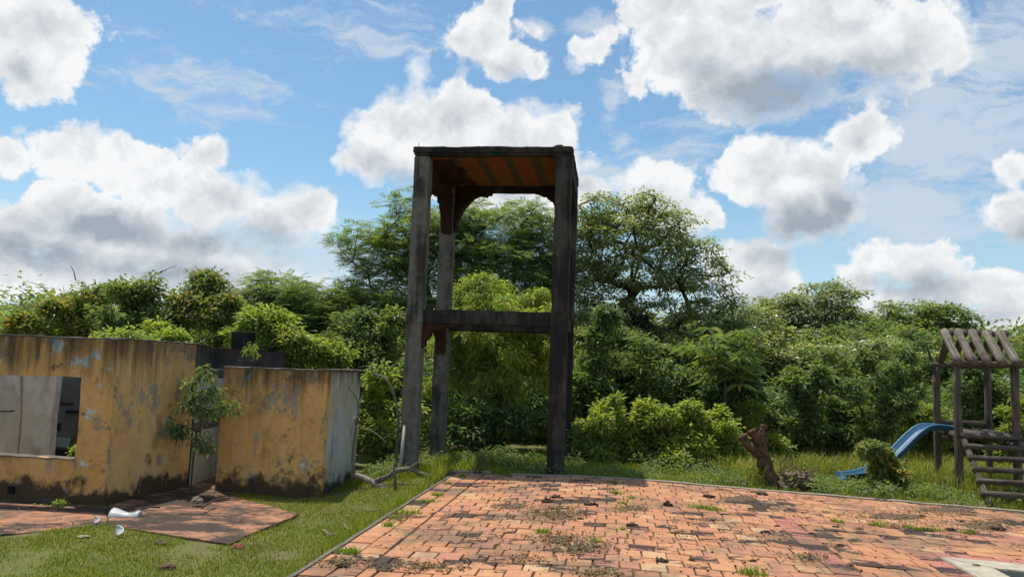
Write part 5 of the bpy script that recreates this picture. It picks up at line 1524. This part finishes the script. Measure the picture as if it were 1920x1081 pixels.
for px, py, wd, lab in tufts:
    p = atz(px, py, 0.0); s, t = st_of(p.x, p.y)
    for _ in range(2):
        p = atz(px, py, pz(s)); s, t = st_of(p.x, p.y)
    n = int(620 * wd) + 20
    wide = 1.9 if 'strip' in lab or 'row' in lab or 'wide' in lab else 1.25
    P_ = []
    for _ in range(n):
        a_ = rng.uniform(0, 6.283); r_ = rng.random() ** .6
        P_.append(tuple(p + BX * math.cos(a_) * r_ * wd * .5 * wide + AX * math.sin(a_) * r_ * wd * .42))
    o = grass_mesh('grass_tuft', np.array(P_) - np.array([0, 0, .01]), .045 + .16 * wd, .008, 'gr_tuft', lab, .7, None, 'grass tuft', 'grass tufts in the brick paving')

# ------------------------------------------------------------------ litter, clods and soil on the paving
def on_pat(px, py):
    p = atz(px, py, 0.0)
    for _ in range(3):
        s, t = st_of(p.x, p.y); p = atz(px, py, pz(s))
    return p
litter = [(1045, 965, 60, 14, 700), (1050, 1010, 60, 12, 420), (1090, 1028, 70, 14, 620), (1180, 955, 45, 9, 260), (960, 948, 55, 10, 240), (745, 972, 26, 9, 170), (640, 1056, 60, 10, 260), (800, 1065, 90, 9, 330), (1385, 935, 55, 9, 200), (1520, 1047, 40, 8, 220), (1680, 968, 110, 12, 700), (1850, 985, 70, 14, 600), (1780, 955, 100, 10, 360), (1290, 975, 60, 9, 90), (1700, 985, 90, 8, 160), (985, 1050, 80, 12, 160), (1120, 1075, 60, 8, 200), (1240, 1005, 120, 30, 110), (1400, 1000, 160, 40, 130), (900, 1010, 120, 30, 160), (1560, 935, 160, 14, 180)]
LP = []
for px, py, rx, ry, n in litter:
    for _ in range(n):
        a = rng.normal(size=2) * .5
        p = on_pat(px + a[0] * rx, min(1110, py + a[1] * ry)); LP.append((p.x, p.y, p.z + .004 + abs(rng.normal()) * .010))
LP = np.concatenate([np.array(LP), LAWNLITTER]); n = len(LP)
D = unit(rng.normal(size=(n, 3)) * np.array([1, 1, .22])); N_ = unit(np.array([0, 0, 1]) + rng.normal(size=(n, 3)) * .35)
V, T = leaves(LP, D, N_, rng.uniform(.022, .060, n), rng.uniform(.010, .024, n), .3, -.05)
M['lf_dry'] = leafmat('dry_litter_leaf', [(0, G(.10, .066, .038)), (.4, G(.19, .135, .08)), (.75, G(.30, .23, .145)), (1, G(.42, .35, .25))], .1, .8, 2.0, .2)
link('leaf_litter', npmesh('leaf_litter', V, T), M['lf_dry'], None, label='dry leaf litter drifted over the brick paving and lawn', kind='stuff')
# thin soil drifts under the litter
SDV = []; SDF = []
for px, py, rx, ry, nn in litter:
    if nn < 200: continue
    c = on_pat(px, py); ex = on_pat(px + rx * .55, py) - c; ey = on_pat(px, min(1110, py + ry * .6)) - c
    n0 = len(SDV); rings, seg = 5, 22
    SDV.append(c + Z3 * .016)
    for r in range(1, rings + 1):
        for k in range(seg):
            a = 2 * math.pi * k / seg; f = r / rings
            f2 = f * (1 + .35 * mn.noise(Vector((math.cos(a) * 1.5, math.sin(a) * 1.5, px))) + .18 * mn.noise(Vector((math.cos(a) * 5, math.sin(a) * 5, py))))
            p = c + ex * math.cos(a) * f2 + ey * math.sin(a) * f2
            s, t = st_of(p.x, p.y)
            SDV.append(Vector((p.x, p.y, pz(s) + .020 * (1 - f ** 2) - .006 * (f > .95) + .007 * mn.noise(p * 14))))
    for k in range(seg): SDF.append((n0, n0 + 1 + k, n0 + 1 + (k + 1) % seg))
    for r in range(rings - 1):
        for k in range(seg):
            a, b = n0 + 1 + r * seg + k, n0 + 1 + r * seg + (k + 1) % seg
            SDF.append((a, a + seg, b + seg, b))
link('soil_drifts', pymesh('soil_drifts', SDV, SDF, True), M['soil'], None, label='thin brown soil drifts on the brick paving', kind='stuff')
clods = [(1026, 942, .10, 'dark jagged clod standing in the middle of the far paving'), (1045, 933, .12, 'brown clod heap near the far kerb'), (1251, 948, .10, 'pointed black clod right of the paving ridge'), (1328, 932, .15, 'wide dark dung heap near the far kerb'), (1108, 947, .13, 'flat dark clod with an upturned brick edge'), (1088, 973, .06, 'small black clod beside the litter heap'),
 (1437, 998, .09, 'grey clod left of the dark red brick band'), (1457, 986, .045, 'little clod at the top of the dark red brick band'), (1567, 988, .06, 'clod beside the first tuft before the pool'), (1575, 1023, .07, 'dark clod on the black stained bricks'), (1729, 968, .08, 'black clod in the soil drift near the landing'), (1740, 994, .09, 'dark clod among the tufts before the pool'), (1783, 994, .10, 'flat dark clod right of the tufts before the pool'),
 (1652, 937, .22, 'long dark bark piece lying against the far kerb'), (1430, 928, .13, 'flat dark dung pat near the stump'), (1240, 1052, .08, 'black clod in the near middle of the paving'), (1296, 1050, .045, 'small round clod on a near brick'), (1412, 1052, .06, 'little grey clod on the near paving'), (1729, 1028, .045, 'small clod on the second dark red brick band'), (1830, 1063, .05, 'brown clod on the cream pool coping'), (1800, 977, .07, 'dark clod at the edge of the right soil drift'), (1870, 993, .16, 'wide dark dung heap in front of the pool'), (1850, 983, .07, 'dark crumb above the wide dung heap'), (640, 1062, .08, 'crumbly clod by the near lawn kerb'), (1184, 985, .10, 'low litter-covered clod on the ridge'), (1112, 918, .05, 'pale pebble near the far kerb')]
for i, (px, py, r_, lab) in enumerate(clods):
    p = on_pat(px, py)
    hgt = .85 if 'jagged' in lab or 'pointed' in lab else .42
    if 'long' in lab: hgt = .18
    dxs = 1.0
    lump('clod', p + Z3 * (.004 if 'coping' not in lab else .02), (r_ * .62, r_ * .42, r_ * hgt * .62), M['clod'] if 'pale' not in lab and 'brown clod on' not in lab else M['kerb_d'], None, .75, 2.3, i * 2.1, 3, p.z - .004, label=lab, cat='clod', group='clods on the brick paving')
cr_ = random.Random(21)
V = []; T = []
for k in range(420):
    px, py = cr_.uniform(700, 1915), cr_.uniform(905, 1078)
    p = on_pat(px, py)
    s, t = st_of(p.x, p.y)
    if s < .3 or t > -.1: continue
    r_ = cr_.uniform(.006, .018)
    n0 = len(V)
    for q in ((1, 0, .2), (-1, .1, .1), (.1, 1, .15), (0, -1, .2), (0, 0, 1.1)):
        V.append((p.x + q[0] * r_ * cr_.uniform(.6, 1.3), p.y + q[1] * r_ * cr_.uniform(.6, 1.3), p.z + .003 + q[2] * r_ * cr_.uniform(.7, 1.2)))
    T += [(n0 + 0, n0 + 2, n0 + 4), (n0 + 2, n0 + 1, n0 + 4), (n0 + 1, n0 + 3, n0 + 4), (n0 + 3, n0 + 0, n0 + 4)]
link('crumbs', npmesh('crumbs', V, T), M['clod'], None, label='scattered dark crumbs of soil on the paving', kind='stuff')
